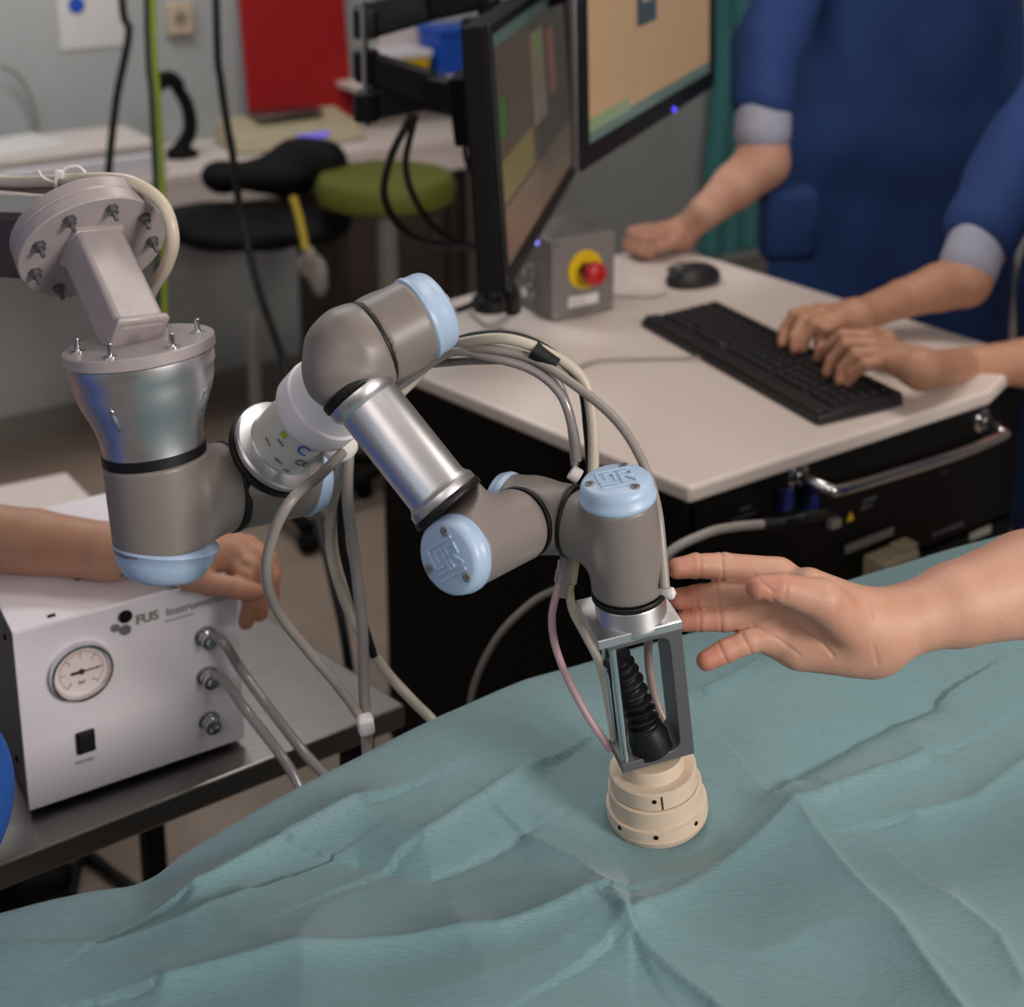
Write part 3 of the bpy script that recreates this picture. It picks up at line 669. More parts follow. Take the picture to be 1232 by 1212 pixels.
# control box
b0 = PZ(35, 976, TZ+.008); b1 = PZ(294, 888, TZ+.008)
bx = (b1-b0); bw = bx.length; bx.normalize(); by = Vector((-bx.y, bx.x, 0)); bd = .26; bh = .205
bn = -by; Z = Vector((0, 0, 1))
def BP(u, v, z): return b0+bx*u+by*v+Z*z
t = thing('control_box', BP(bw/2, bd/2, -.008), 'white powder-coated metal control box with round pressure gauge', 'control box')
box_t = t
M_side = mat('grey_side', '6c6668', .5, var=.04)
MB().hexa([BP(.002, .004, 0), BP(bw-.002, .004, 0), BP(bw-.002, bd, 0), BP(.002, bd, 0), BP(.002, .004, bh-.002), BP(bw-.002, .004, bh-.002), BP(bw-.002, bd, bh-.002), BP(.002, bd, bh-.002)]).build('chassis', M_side, t, bevel=.001)
MB().box(BP(bw/2, .001, bh/2), bw/2, .002, bh/2, bx, by).build('front_panel', M_white, t, bevel=.001)
cv = MB().box(BP(bw/2, bd/2, bh), bw/2, bd/2, .0015, bx, by).build('top_cover', M_white, t, bevel=.0008)
for (x_, y_), s in (((62, 743), .004), ((104, 693), .013)):
    _q = PZ(x_, y_, TZ+.008+bh)-b0; u, v = _q.dot(bx), _q.dot(by)
    if 1: MB().box(BP(u, v, bh+.0018), s, s*.6, .0006, bx, by).build('cover_slot', M_dark, cv)
for z in (.03, .175): MB().lathe(BP(.002, .05, z), -bx, [(0, .004), (.002, .003)], 10).build('side_screw', M_dark, t)
for u in (.02, bw-.02):
    for v in (.03, bd-.03): MB().lathe(BP(u, v, -.008), Z, [(0, .009), (.008, .01)], 16).build('rubber_foot', M_blk, t)
def boxpt(x, y, off=0.0):
    r = ray(x, y); o = b0+bn*off; return C0+r*((o-C0).dot(bn)/r.dot(bn))
gc = boxpt(97, 806, .001)
g = MB().lathe(gc, bn, [(0, .0325), (.006, .0325), (.009, .0315), (.0095, .029), (.006, .0275), (.002, .0272)], 56).build('gauge_case', M_chrome, t)
M_dial = mat('dial_face', 'e2d5d2', .45)
MB().lathe(gc+bn*.002, bn, [(0, .0272), (.001, .0272)], 48).build('dial', M_dial, g)
gdn = gc+bn*.0034
M_red2 = mat('dial_red', 'b05050', .5); M_tick = mat('dial_ink', '2c2828', .5)
q = MB(); q2 = MB()
for i in range(31):
    a = math.radians(225-i*9); d = bx*math.cos(a)+Z*math.sin(a); L = .0045 if i % 5 == 0 else .0025
    (q if i % 5 == 0 else q2).box(gdn+d*(.0235-L/2), L/2, .0004, .0002, d, d.cross(bn))
q.build('scale_mark', M_tick, g, smooth=False); q2.build('scale_mark', M_red2, g, smooth=False)
d = (bx*.95+Z*.0).normalized(); MB().box(gdn+d*.006+bn*.001, .013, .0006, .0004, d, Z).build('needle', M_tick, g)
MB().lathe(gdn, bn, [(0, .003), (.002, .0028)], 16).build('needle_hub', M_tick, g)
MB().box(gdn-d*.006+bn*.001, .005, .0015, .0004, d, Z).build('needle_tail', M_tick, g)
text('bar', .006, gdn-Z*.014-bx*.004, bx, Z, M_tick, g)
for k, s in enumerate(('0', '1', '2', '3', '4', '5', '6')):
    a = math.radians(225-k*45); dd = bx*math.cos(a)+Z*math.sin(a); text(s, .0045, gdn+dd*.0165-bx*.0013-Z*.0015, bx, Z, M_red2, g)
sw = boxpt(103, 892, .002)
s_ = MB().box(sw+bn*.001, .0095, .002, .0125, bx, by).build('switch_frame', M_blk, t, bevel=.001)
MB().box(sw+bn*.003, .0075, .002, .0105, bx, by-Z*.15).build('rocker', M_blk, s_, bevel=.001)
text('POWER', .0055, boxpt(92, 921, .0035), bx, Z, mat('light_print', '9d989c', .6), t)
# emblem: three dots and lettering
for (x, y, r, m) in ((151, 742, .0072, M_dark), (139, 756, .0045, mat('emblem_grey', '77747a', .4)), (151, 758, .0058, M_side)):
    MB().lathe(boxpt(x, y, .0031), bn, [(0, r), (.0006, r)], 24).build('emblem_dot', m, t)
text('FUS', .0148, boxpt(164, 752, .0031), bx, Z, M_trim, t, bold=.0003)
text('Instruments', .0138, boxpt(200, 742, .0031), bx, Z, mat('light_print2', '98939a', .6), t)
text('=I==II==I=I===II=', .0042, boxpt(198, 750, .0031), bx, Z, MATS['light_print'], t)
for i, (x, y) in enumerate(((247, 765), (249, 813), (251, 867))):
    c = boxpt(x, y, .002)
    o = MB().lathe(c, bn, [(0, .0115), (.002, .0118), (.0025, .0095), (.010, .0095), (.0105, .0085), (.016, .0085), (.0165, .005), (.02 if i < 2 else .012, .004)], 28).build('bulkhead_connector', M_chrome, t)
    MB().lathe(c+bn*.003, bn, [(0, .0105), (.004, .0105)], 6).build('hex_nut', M_steel, o)
    text('=I=', .004, c-bx*.013-Z*.016+bn*.0008, bx, Z, MATS['light_print'], t)
c1 = boxpt(255, 765, .015); c2 = boxpt(257, 812, .015)
cable('clear_hose', [c1, c1+bn*.02+bx*.006, P(290, 806, 1.52), P(330, 860, 1.46), P(365, 905, 1.42), P(405, 950, 1.36), P(430, 1000, 1.3)], .0052, M_cable_cl, 'cloudy hose from the top connector of the white control box', 'hose')
cable('clear_hose', [c2, c2+bn*.02+bx*.006, P(300, 860, 1.48), P(335, 905, 1.42), P(360, 945, 1.38), P(385, 1000, 1.32)], .0052, M_cable_cl, 'cloudy hose from the middle connector of the white control box', 'hose')

# ------------------------------------------------------------ robot arm
rl = P(167, 412, 1.2)
robot = thing('robot_arm', rl, 'grey jointed robot arm with pale blue joint caps and silver tubes', 'robot arm')
R_ = robot
def toc(p): return (C0-Vector(p)).normalized()
def img(dx, dy, dt): return (RV*dx-UV*dy-FV*dt).normalized()     # direction: right, down, towards the viewer
# mounting beam at the left
m0 = P(113, 300, 1.27); _v = ray(113, 300).normalized(); _r = (RV-_v*RV.dot(_v)).normalized(); _d = _v.cross(_r); _d = -_d if _d.z > 0 else _d
n1 = (_r*.37*.8+_d*.93*.8-_v*.6).normalized()
FR1 = px(90, 1.27)
mb = thing('mounting_beam', P(-20, 285, 1.4)-Z*0, 'dark horizontal support beam behind the grey round mounting flange', 'beam')
bd_ = (P(75, 287, 1.36)-P(-330, 265, 1.55))
MB().box((P(75, 287, 1.36)+P(-330, 265, 1.55))/2, bd_.length/2, .034, px(40, 1.42), bd_, Vector((0, 1, 0))).build('box_section', mat('beam_paint', '4a4444', .4, var=.05), mb, bevel=.006)
MB().tube([P(-330, 265, 1.55), P(-330, 265, 1.55)+Vector((0, 0, 1.25))], .03, smooth=2).build('ceiling_post', MATS['beam_paint'], mb)
MB().lathe(m0-n1*.029, -n1, [(0, .04), (.02, .04), (.024, .03)], 32).build('flange_hub', MATS['beam_paint'], mb)
q = MB().lathe(m0-n1*.028, n1, [(0, FR1*.98), (.002, FR1), (.0125, FR1), (.0135, FR1*.985), (.0145, FR1*.985), (.0155, FR1), (.0265, FR1), (.028, FR1*.985)], 64)
fl = q.build('mounting_flange', M_mount, R_, ang=30)
u1, v1 = perp(n1)
k0 = None
for i in range(9):
    a = math.radians(20+i*40); p = m0+(u1*math.cos(a)+v1*math.sin(a))*FR1*.8
    MB().lathe(p, n1, [(0, .0062), (.001, .0062), (.0012, .0048), (.006, .0048), (.0062, .0022), (.014, .0022), (.0145, .0015)], 6).build('bolt', M_alud, fl)
# square tube
f2 = P(167, 411, 1.2)
dn = (P(203, 668, 1.225)-f2).normalized()
s0 = P(109, 290, 1.265); t2c = P(164, 405, 1.203); td = (t2c-s0)
sx = RV*.64+Vector((0, .77, 0)); sx = (sx-td.normalized()*sx.dot(td.normalized())).normalized(); sy = td.normalized().cross(sx).normalized()
hs = .0222
MB().hexa([p+sx*a*hs+sy*b*hs for p in (s0, t2c+dn*.004) for a, b in ((-1, -1), (1, -1), (1, 1), (-1, 1))]).build('square_tube', M_mount, R_, bevel=.005, seg=3)
MB().hexa([p+sx*a*h+sy*b*h for p, h in ((s0+n1*0, hs*1.12), (s0+n1*.010, hs*1.01)) for a, b in ((-1, -1), (1, -1), (1, 1), (-1, 1))]).build('weld_seam', M_mount, R_, bevel=.002)
MB().hexa([p+sx*a*h+sy*b*h for p, h in ((t2c-dn*.004, hs*1.01), (t2c+dn*.003, hs*1.10)) for a, b in ((-1, -1), (1, -1), (1, 1), (-1, 1))]).build('weld_seam', M_mount, R_, bevel=.002)
S = 1.21/FPX
fl2 = MB().lathe(f2, dn, [(0, 87*S), (.001, 89*S), (.0095, 89*S), (.0105, 88*S)], 64).build('base_flange', M_mount, R_, ang=30)
u2, v2 = perp(dn)
for i in range(6):
    a = math.radians(12+i*60); p = f2+(u2*math.cos(a)+v2*math.sin(a))*70*S
    MB().lathe(p+dn*.0, -dn, [(0, .0065), (.001, .0065), (.0011, .0026), (.011, .0026), (.0115, .002)], 12).build('bolt', M_chrome, fl2)
bs = MB().lathe(f2, dn, [(k*S, r*S) for k, r in ((15, 84), (16, 86), (32, 86), (35, 84), (50, 82.5), (66, 78), (82, 71), (98, 65), (112, 61.5), (124, 60), (131, 60))], 72).build('base_housing', M_alu, R_, ang=35)
cf = toc(f2+dn*.05); cf = (cf-dn*cf.dot(dn)).normalized(); cg = dn.cross(cf)
if cg.dot(RV) < 0: cg = -cg
for i in range(4):
    a = math.radians(-31+i*90); dd = (cf*math.cos(a)+cg*math.sin(a)); c = f2+dn*74*S+dd*73.3*S
    X = (dn-dd*.42).normalized(); Nn = (dd+dn*.42).normalized()
    axs = (X, X.cross(Nn).normalized(), Nn)
    net_obj([(lambda p, c=c, axs=axs: ell(p, c, (.0125, .0032, .0028), axs), V3(c)-.018, V3(c)+.018, .0018)], 'bolt_pocket', M_chrome, bs)
MB().lathe(f2+dn*130*S, dn, [(0, 60*S), (1*S, 62*S), (12*S, 62*S), (13*S, 60*S)], 64).build('seal_ring', M_blk, R_)
sb = f2+dn*143*S; capc = P(200, 654, 1.222); capd = img(-.085, .99, .02)
sh_c = P(202, 600, 1.222)
c2p = P(333, 574, 1.285); stubd = (c2p-sh_c).normalized(); stub_s = sh_c+stubd*px(74, 1.23)
rS = px(61.5, 1.22)
def housing(name, prims, k, h=.0022, parent=R_, m=M_grey):
    ends = []
    for pr in prims:
        a, b, r = pr[0], pr[1], pr[2]; ends += [(a, r+.012), (b, r+.012)]
    lo, hi = bounds(ends)
    def f(p):
        d = None
        for pr in prims:
            e = cyl(p, pr[0], pr[1], pr[2], pr[4] if len(pr) > 4 else .003) if pr[3] == 'c' else seg(p, pr[0], pr[1], pr[2], pr[4] if len(pr) > 4 else pr[2])
            d = e if d is None else smin(d, e, k)
        return d
    return net_obj([(f, lo, hi, h)], name, m, parent, ang=35)
def seal(p, ax, r, w=.0075, m=M_blk, nm='seal_ring'):
    return MB().lathe(Vector(p)-Vector(ax).normalized()*w/2, ax, [(0, r-.003), (.0004, r+.0003), (.0012, r+.0009), (w-.0012, r+.0009), (w-.0004, r+.0003), (w, r-.003)], 56).build(nm, m, R_)
def capobj(p, ax, r, h, emblem=True, rot=0.0, par=R_, bowl=False):
    """pale blue cap: p = centre of lip, ax outward"""
    ax = Vector(ax).normalized()
    if bowl: prof = [(-.004, r*.9), (0, r*1.0), (.0006, r*1.02), (.003, r*1.025), (.0036, r*1.0), (h*.4, r*.95), (h*.65, r*.87), (h*.85, r*.77), (h*.96, r*.66), (h, r*.58), (h*1.01, .0001)]
    else: prof = [(-.004, r*.9), (0, r*1.0), (.0006, r*1.025), (.004, r*1.03), (.0048, r*1.0), (h*.62, r*.985), (h*.82, r*.955), (h*.94, r*.90), (h, r*.83), (h*1.01, r*.3), (h*1.012, .0001)]
    o = MB().lathe(p, ax, prof, 64).build('joint_cap', M_blue, par, ang=50)
    top = Vector(p)+ax*h*1.012
    u = (RV-ax*RV.dot(ax)).normalized(); v = ax.cross(u); c, s = math.cos(rot), math.sin(rot); u, v = u*c+v*s, v*c-u*s
    for i in range(3):
        a = math.radians(60+120*i); q = top+(u*math.cos(a)+v*math.sin(a))*r*.72+ax*.0003
        MB().lathe(q-ax*.001, ax, [(0, r*.13), (.0014, r*.13), (.0015, r*.11), (.0002, r*.10)], 16).build('screw_pocket', M_trim, o)  # darker grey disc paints the shade of a recess around each screw
        MB().lathe(q-ax*.001, ax, [(0, r*.08), (.0019, r*.07)], 6).build('cap_screw', M_chrome, o)
    if emblem:
        def bar(x0, y0, x1, y1, w=.075):
            x0, y0, x1, y1 = [k*1.1 for k in (x0, y0, x1, y1)]
            a = top+u*x0*r+v*y0*r; b = top+u*x1*r+v*y1*r; d = b-a
            return (a+b)/2+ax*.0003, d.length/2, w*r/2, d
        q = MB()
        for L in ((-.42, -.38, .42, -.38), (-.42, .4, .42, .4), (-.42, .4, -.42, -.1), (-.42, -.1, -.1, -.1), (-.24, .25, -.24, .02), (-.24, .25, -.02, .25), (-.02, .25, -.02, -.22), (-.02, -.22, -.42, -.22),
                  (.12, .25, .12, -.22), (.12, .25, .42, .25), (.42, .25, .42, .02), (.42, .02, .12, .02), (.24, .02, .44, -.22)):
            c_, hl, hw, d = bar(*L); q.box(c_, hl+hw*.5, hw, .0011, d, ax.cross(d))
        q.build('raised_emblem', M_blue, o, smooth=False, bevel=.0002)
    return o
housing('shoulder_housing', [(sb, capc+UV*.0, rS, 'c', .004), (sh_c+stubd*.02, stub_s+stubd*.002, px(54, 1.25), 'c')], .014)
seal(stub_s+stubd*.004, stubd, px(54.5, 1.25), .0065)
capobj(capc, capd, rS*1.0, .030, False, bowl=True)
# shoulder joint two with upper arm
ua0 = P(342, 553, 1.262); el_t = P(482, 392, 1.165); uad = (el_t-ua0).normalized()
uas = P(328, 545, 1.25); uad = (P(478, 400, 1.145)-uas).normalized()
housing('upper_joint_housing', [(stub_s+stubd*.008, c2p+stubd*.022, px(53.5, 1.26), 'c', .004), (c2p, uas+uad*.002, px(59, 1.25), 'c', .004)], .012)
seal(uas+uad*.004, uad, px(60, 1.25), .007)
capobj(c2p+stubd*.022, stubd, px(53, 1.27), .018, False)
S2_ = 1.23/FPX
q = MB().lathe(uas+uad*.008, uad, [(0, 58*S2_), (.0015, 60*S2_), (.006, 60*S2_), (.008, 58*S2_), (.0095, 50*S2_), (.011, 45*S2_), (.014, 43.5*S2_), (.075, 43.5*S2_)], 64)
ut = q.build('upper_arm_tube', M_alu, R_, ang=35)
MB().lathe(uas+uad*.070, uad, [(-.004, 44*S2_), (0, 52*S2_), (.002, 54*S2_), (.022, 55*S2_), (.024, 52*S2_), (.05, 50*S2_)], 64).build('upper_arm_collar', M_white, R_)
# label sleeve
a_u = toc(uas)-uad*toc(uas).dot(uad); a_u.normalize(); a_v = uad.cross(a_u)
M_lab = mat('label_film', 'b9b8b4', .3, var=.02)
q = MB(); vs = []; fs = []; nn = 16; r = 44.2*S2_
for j in range(2):
    for i in range(nn+1):
        a = math.radians(-62+124*i/nn); vs.append(uas+uad*(.020+.046*j)+(a_u*math.cos(a)+a_v*math.sin(a))*r)
for i in range(nn): fs.append((i, i+1, nn+2+i, nn+1+i))
q.add(vs, fs); lb = q.build('label_film', M_lab, ut)
def onarm(s, ang): a = math.radians(ang); return uas+uad*s+(a_u*math.cos(a)+a_v*math.sin(a))*(r+.0004), (a_u*math.cos(a)+a_v*math.sin(a))
for s, an, txt, sz, mm in ((.053, 20, 'C', .016, M_blueb), (.038, 34, 'CE', .010, M_tick), (.030, 8, 'III=I', .005, M_tick), (.048, -10, '=II=', .005, M_tick), (.037, -25, '=I==I', .004, M_tick), (.024, 30, 'I==I', .004, M_tick)):
    p, nrm = onarm(s, an); yd = uad; xd = yd.cross(nrm); text(txt, sz, p+nrm*.0006, xd, yd, mm, lb)
p, nrm = onarm(.058, -8); MB().box(p, .003, .003, .0003, uad, nrm.cross(uad)).build('green_mark', mat('label_green', '8aa020', .5), lb)
# elbow
dome = P(421, 427, 1.108); ecp = P(500, 385, 1.134); eax = (ecp-dome).normalized()
rE = px(53.5, 1.115)
fr0 = P(429, 467, 1.10); frd = (P(539, 606, 1.082)-fr0).normalized()
esl = dome+eax*px(30, 1.11)
elx = dome+eax*px(62, 1.12)
housing('elbow_housing', [(dome, dome+eax*.001, rE, 's'), (dome, esl-eax*.001, rE*.995, 'c', .003), (dome+frd*.002, fr0-frd*.002, px(46, 1.11), 'c', .003), (dome, fr0-frd*px(46, 1.1)*.55, rE, 's', px(48, 1.1))], .010, .0022)
seal(esl+eax*.001, eax, rE*.995, .0045)
housing('elbow_joint_housing', [(esl+eax*.003, ecp, rE*.985, 'c', .002), (elx, uas+uad*.118, px(50, 1.18), 'c', .004)], .012, .0022)
capobj(ecp, eax, rE*.985, .0225, False)
# forearm
F = 1.092/FPX
seal(fr0, frd, 46*F, .0075)
FL = (P(539, 606, 1.082)-fr0).length
MB().lathe(fr0+frd*.004, frd, [(0, 44*F), (.001, 45.5*F), (.007, 45.5*F), (.0095, 43*F), (.012, 39.5*F), (FL-.018, 39.5*F), (FL-.015, 42*F), (FL-.013, 45*F), (FL-.006, 45.5*F), (FL-.004, 44*F)], 72).build('forearm_tube', M_alu, R_, ang=35)
fre = fr0+frd*FL
seal(fre, frd, 46*F, .0065)
# wrist one
wc = P(554, 665, 1.064); ws = P(628, 629, 1.124); wa = (ws-wc).normalized(); rW = px(44.5, 1.1)
tee = P(583, 652, 1.10)
housing('wrist_housing', [(wc, ws-wa*.003, rW, 'c', .003), (fre+frd*.003, tee, px(44, 1.09), 'c', .003)], .010, .0022)
capobj(wc, -wa, rW*1.03, .016, True, rot=math.radians(35))
seal(ws, wa, rW*.985, .0045)
# wrist two
w2c = P(613, 612, 1.158); w2s = P(689, 627, 1.132); w2a = (w2s-w2c).normalized()
housing('wrist_housing', [(w2c, w2s-w2a*.003, rW*.99, 'c', .003), (ws+wa*.003, ws+wa*.030, rW*.98, 'c', .003)], .010, .0022)
capobj(w2c, -w2a, rW*1.0, .012, False)
seal(w2s, w2a, rW*.985, .005)
# wrist three
w3t = P(744, 600, 1.09); w3b = P(757, 713, 1.113); w3a = (w3b-w3t).normalized(); rT = px(45, 1.1)
housing('wrist_housing', [(w3t, w3b-w3a*.004, rT, 'c', .003), (w2s+w2a*.003, P(745, 650, 1.1), rW*.97, 'c', .003)], .010, .0022)
capobj(w3t, -w3a, rT*1.0, .017, True, rot=math.radians(10))
seal(w3b-w3a*.001, w3a, rT*1.0, .0055)
tf = MB().lathe(w3b+w3a*.0025, w3a, [(0, rT*.95), (.001, rT*.97), (.015, rT*.97), (.0165, rT*1.0), (.0205, rT*1.0), (.0215, rT*.98)], 64).build('tool_flange', M_alu, R_, ang=35)
MB().lathe(P(801, 714, 1.1), img(.9, -.1, .3), [(-.004, .003), (0, .0035), (.003, .005), (.006, .0045), (.008, .001)], 16).build('cable_clip', M_tag, tf)
# tool bracket
FTL = P(730, 774, 1.088); FTR = P(820, 757, 1.101)
Tv = w3a.normalized(); FBL = FTL+Tv*.120; FBR = FTR+Tv*.120
rv = (FTR-FTL).normalized(); dv = ((FBL-FTL)+(FBR-FTR)).normalized(); rv = (rv-dv*rv.dot(dv)).normalized(); bk = dv.cross(rv)
if bk.dot(FV) < 0: bk = -bk
Wd = (FTR-FTL).length; Hh = (FBL-FTL).length; Dp = .034
def TP(u, h, s): return FTL+rv*u*Wd+dv*h*Hh+bk*s*Dp
def tb(u0, u1, h0, h1, s0_, s1_, name, m=M_alud, par=None, bevel=.0015):
    return MB().hexa([TP(u, h, s) for h in (h0, h1) for u, s in ((u0, s0_), (u1, s0_), (u1, s1_), (u0, s1_))]).build(name, m, par or R_, bevel=bevel)
tb(-.12, 1.02, -.030, .040, -.02, 1.8, 'top_plate', M_alu, None, .0012)
# C-shaped side cheek with rounded window: built as a frame extruded in depth
q = MB()
def arc(cx, cy, r, a0, a1, n=6): return [(cx+r*math.cos(a0+(a1-a0)*i/n), cy+r*math.sin(a0+(a1-a0)*i/n)) for i in range(n+1)]
out = [(0, 0), (Wd, 0), (Wd, Hh), (0, Hh)]
th_ = .008; rr_ = .008
inn_r = Wd-.011
prof = [(0, 0), (Wd, 0), (Wd, Hh), (0, Hh), (0, Hh-th_)] + arc(inn_r-rr_, Hh-th_-rr_, rr_, math.pi/2, 0) + arc(inn_r-rr_, th_+rr_, rr_, 0, -math.pi/2) + [(0, th_)]
q.prism([FTL+rv*a+dv*b for a, b in prof], bk*Dp)
br = q.build('tool_bracket', M_alud, R_, bevel=.0008, ang=30)
MB().tube([TP(.08, .03, .12), TP(.08, .985, .12)], .0032, smooth=2).build('spacer_rod', M_chrome, br)
MB().tube([TP(.08, .03, .9), TP(.08, .985, .9)], .003, smooth=2).build('spacer_rod', M_chrome, br)
MB().lathe(TP(.1, 0, .2), -dv, [(0, .0055), (.003, .0055), (.0032, .003), (.001, .002)], 16).build('cap_bolt', M_chrome, br)
MB().lathe(TP(.62, 1-th_/Hh, .3), -dv, [(0, .006), (.003, .006), (.003, .0035), (.009, .003), (.01, .004), (.016, .0035)], 12).build('fitting', M_chrome, br)
MB().lathe(TP(.3, 1-th_/Hh, .25), -dv, [(0, .0028), (.002, .0028), (.004, .001)], 12).build('set_screw', M_dark, br)
# transducer
tdv = Tv; T2 = 1.16/FPX; tcx = P(785, 921, 1.151)
q = MB().lathe(tcx, tdv, [(-.012, 37*T2), (-.010, 38*T2), (.012, 38*T2), (.013, 37*T2)], 72)
tr = q.build('ultrasound_transducer', M_peek, R_, ang=30)
MB().lathe(tcx+tdv*.0, tdv, [(0, 50*T2), (.0008, 52*T2), (.014, 52.5*T2), (.0148, 51*T2)], 72).build('clamp_collar', M_peek, tr, ang=30)
MB().lathe(tcx+tdv*.0152, tdv, [(0, 54*T2), (.0008, 56*T2), (.016, 56.5*T2), (.017, 55*T2)], 72).build('transducer_ring', M_peek, tr, ang=30)
MB().lathe(tcx+tdv*.031, tdv, [(0, 55*T2), (.0008, 60.5*T2), (.0085, 61*T2), (.009, 60*T2), (.0098, 60*T2), (.0103, 61*T2), (.0145, 60*T2), (.018, 56*T2), (.0192, 50*T2)], 72).build('transducer_face', M_peek, tr, ang=30)
uT, vT = perp(tdv); ca = toc(tcx); ca = (ca-tdv*ca.dot(tdv)).normalized(); cb_ = tdv.cross(ca)
for s, an, R0 in ((.006, 3, 52), (.035, -45, 61), (.035, 5, 61), (.035, 50, 61)):
    a = math.radians(an); d_ = ca*math.cos(a)+cb_*math.sin(a); MB().lathe(tcx+tdv*s+d_*(R0*T2-.0006), d_, [(0, .0019), (.001, .0019)], 12).build('pin_hole', M_dark, tr)
d_ = ca*math.cos(.12)+cb_*math.sin(-.12); MB().box(tcx+tdv*.008+d_*52.3*T2, .006, .0006, .0004, tdv, d_.cross(tdv)).build('collar_slot', M_dark, tr)
# corrugated boot
bpts = [P(742, 792, 1.12), P(754, 815, 1.125), P(766, 845, 1.13), P(775, 870, 1.130), P(781, 888, 1.133)]
sp = spline(bpts, 30); n = len(sp)
q = MB(); q.tube(sp, .01, seg=24, smooth=0, rr=lambda s: .0098+.002*s+.0022*math.cos(s*10*2*math.pi)); q.build('corrugated_hose', M_blk, R_)
MB().lathe(P(786, 902, 1.136), (sp[0]-sp[-1]), [(0, .016), (.012, .0165), (.02, .014), (.026, .013)], 24).build('hose_boot', M_blk, R_)

# hoses dressed along the robot
def hose(pts, r, m, label, name='hose'): o = cable(name, [P(*p) for p in pts], r*.88, m, label, 'hose'); o['group'] = 'hoses and tubes strung along the robot arm'; return o
hose([(430, 520, 1.26), (500, 455, 1.27), (520, 425, 1.25), (560, 412, 1.22), (610, 408, 1.2), (660, 425, 1.2), (700, 455, 1.2), (712, 500, 1.2), (714, 560, 1.2), (712, 610, 1.2)], .0055, M_cable_w, 'cream hose arching highest from the elbow cap over the desk')
hose([(470, 470, 1.26), (520, 432, 1.24), (580, 420, 1.21), (640, 432, 1.2), (700, 470, 1.18), (745, 510, 1.16), (775, 560, 1.14), (790, 610, 1.11), (796, 660, 1.1), (800, 708, 1.09)], .0046, M_cable_g, 'long grey hose arching outermost down the right of the wrist')
hose([(480, 465, 1.26), (540, 425, 1.225), (590, 430, 1.21), (640, 445, 1.2), (675, 475, 1.19), (690, 520, 1.19), (694, 555, 1.19)], .0048, M_cable_cl, 'cloudy hose bending down to the clip above the wrist')
hose([(520, 438, 1.26), (575, 434, 1.23), (640, 436, 1.215), (668, 455, 1.21), (685, 500, 1.21), (692, 560, 1.21)], .0042, M_cable_g, 'grey hose running beside the cloudy one above the wrist')
tag(MB().tube([P(520, 430, 1.26), P(560, 408, 1.235), P(610, 404, 1.215), P(655, 420, 1.21), P(697, 458, 1.21), P(708, 520, 1.21), P(712, 590, 1.22)], .0046).build('control_cable', M_blk), 'thin black control cable following the hoses over the desk', 'cable')
for i, (x, y, tt_, ln) in enumerate(((692, 571, 1.19, 10), (655, 430, 1.2, 28))):
    tag(MB().tube([P(x-ln/2, y-ln/3, tt_), P(x, y, tt_), P(x+ln/2, y+ln/3, tt_)], .0065 if i == 0 else .0085, smooth=3).build('hose_clip', M_tag if i == 0 else M_blk), ['white clip holding hoses just above the blue wrist cap', 'black tape band around hoses at top of the arch'][i], 'clip')
hose([(676, 674, 1.16), (672, 705, 1.155), (664, 745, 1.15), (672, 790, 1.15), (700, 850, 1.15), (735, 903, 1.15)], .0036, M_pink, 'thin pinkish tube curving into the left side of bracket', 'thin_tube')
hose([(683, 680, 1.165), (688, 730, 1.16), (705, 765, 1.16), (722, 800, 1.155), (733, 850, 1.15), (742, 905, 1.15)], .0042, M_cable_w, 'cream tube running behind the silver rod of the bracket', 'thin_tube')
hose([(708, 722, 1.17), (718, 760, 1.16), (738, 800, 1.16), (750, 850, 1.16), (760, 905, 1.16)], .0038, M_cable_cl, 'cloudy tube dropping through the bracket beside the corrugated hose', 'thin_tube')
hose([(782, 745, 1.19), (780, 790, 1.19), (788, 840, 1.19), (805, 880, 1.185), (811, 905, 1.18)], .0042, mat('brown_tube', '8a7a74', .4), 'brownish tube inside the bracket next to its right wall', 'thin_tube')
t = thing('tube_connector', P(677, 700, 1.158), 'cloudy plastic connector joining thin tubes below the wrist', 'connector')
MB().lathe(P(682, 668, 1.16), P(673, 720, 1.155)-P(682, 668, 1.16), [(0, .005), (.012, .005), (.013, .0068), (.022, .0068), (.023, .0055), (.034, .0052)], 16).build('socket', M_cable_cl, t)
MB().lathe(P(690, 672, 1.165), P(684, 715, 1.16)-P(690, 672, 1.165), [(0, .0055), (.02, .0055), (.021, .004), (.03, .004)], 16).build('cream_socket', M_beige, t)
# left bundle
hose([(412, 520, 1.3), (415, 545, 1.3), (402, 600, 1.32), (398, 660, 1.34), (412, 715, 1.35), (430, 755, 1.36), (447, 785, 1.37)], .0058, M_cable_w, 'cream hose hanging from the elbow, upper part of loop')
hose([(447, 785, 1.37), (470, 815, 1.38), (498, 845, 1.38), (525, 872, 1.37), (560, 915, 1.33)], .0056, M_cable_w, 'cream hose continuing down behind the teal drape edge')
hose([(424, 528, 1.3), (414, 580, 1.315), (411, 650, 1.33), (425, 710, 1.35), (450, 790, 1.36)], .0045, M_blk, 'black hose hanging beside the cream hose below the elbow')
hose([(420, 530, 1.3), (418, 600, 1.3), (428, 680, 1.32), (436, 760, 1.33), (438, 830, 1.34), (441, 880, 1.34), (444, 960, 1.3)], .0062, M_cable_g, 'straight grey hose hanging down to the white zip tie')
hose([(412, 545, 1.2), (385, 572, 1.17), (352, 600, 1.13), (330, 640, 1.13), (320, 690, 1.15), (334, 735, 1.2), (372, 785, 1.27), (410, 830, 1.32), (440, 872, 1.34)], .0052, M_cable_g, 'grey flat hose bowing left past the hand at the control box')
tag(MB().box(P(440, 872, 1.33), .0075, .0075, .009, (1, .3, .1)).build('zip_tie', M_tag, bevel=.003), 'white zip tie where grey hoses meet at the steel table edge', 'zip tie')
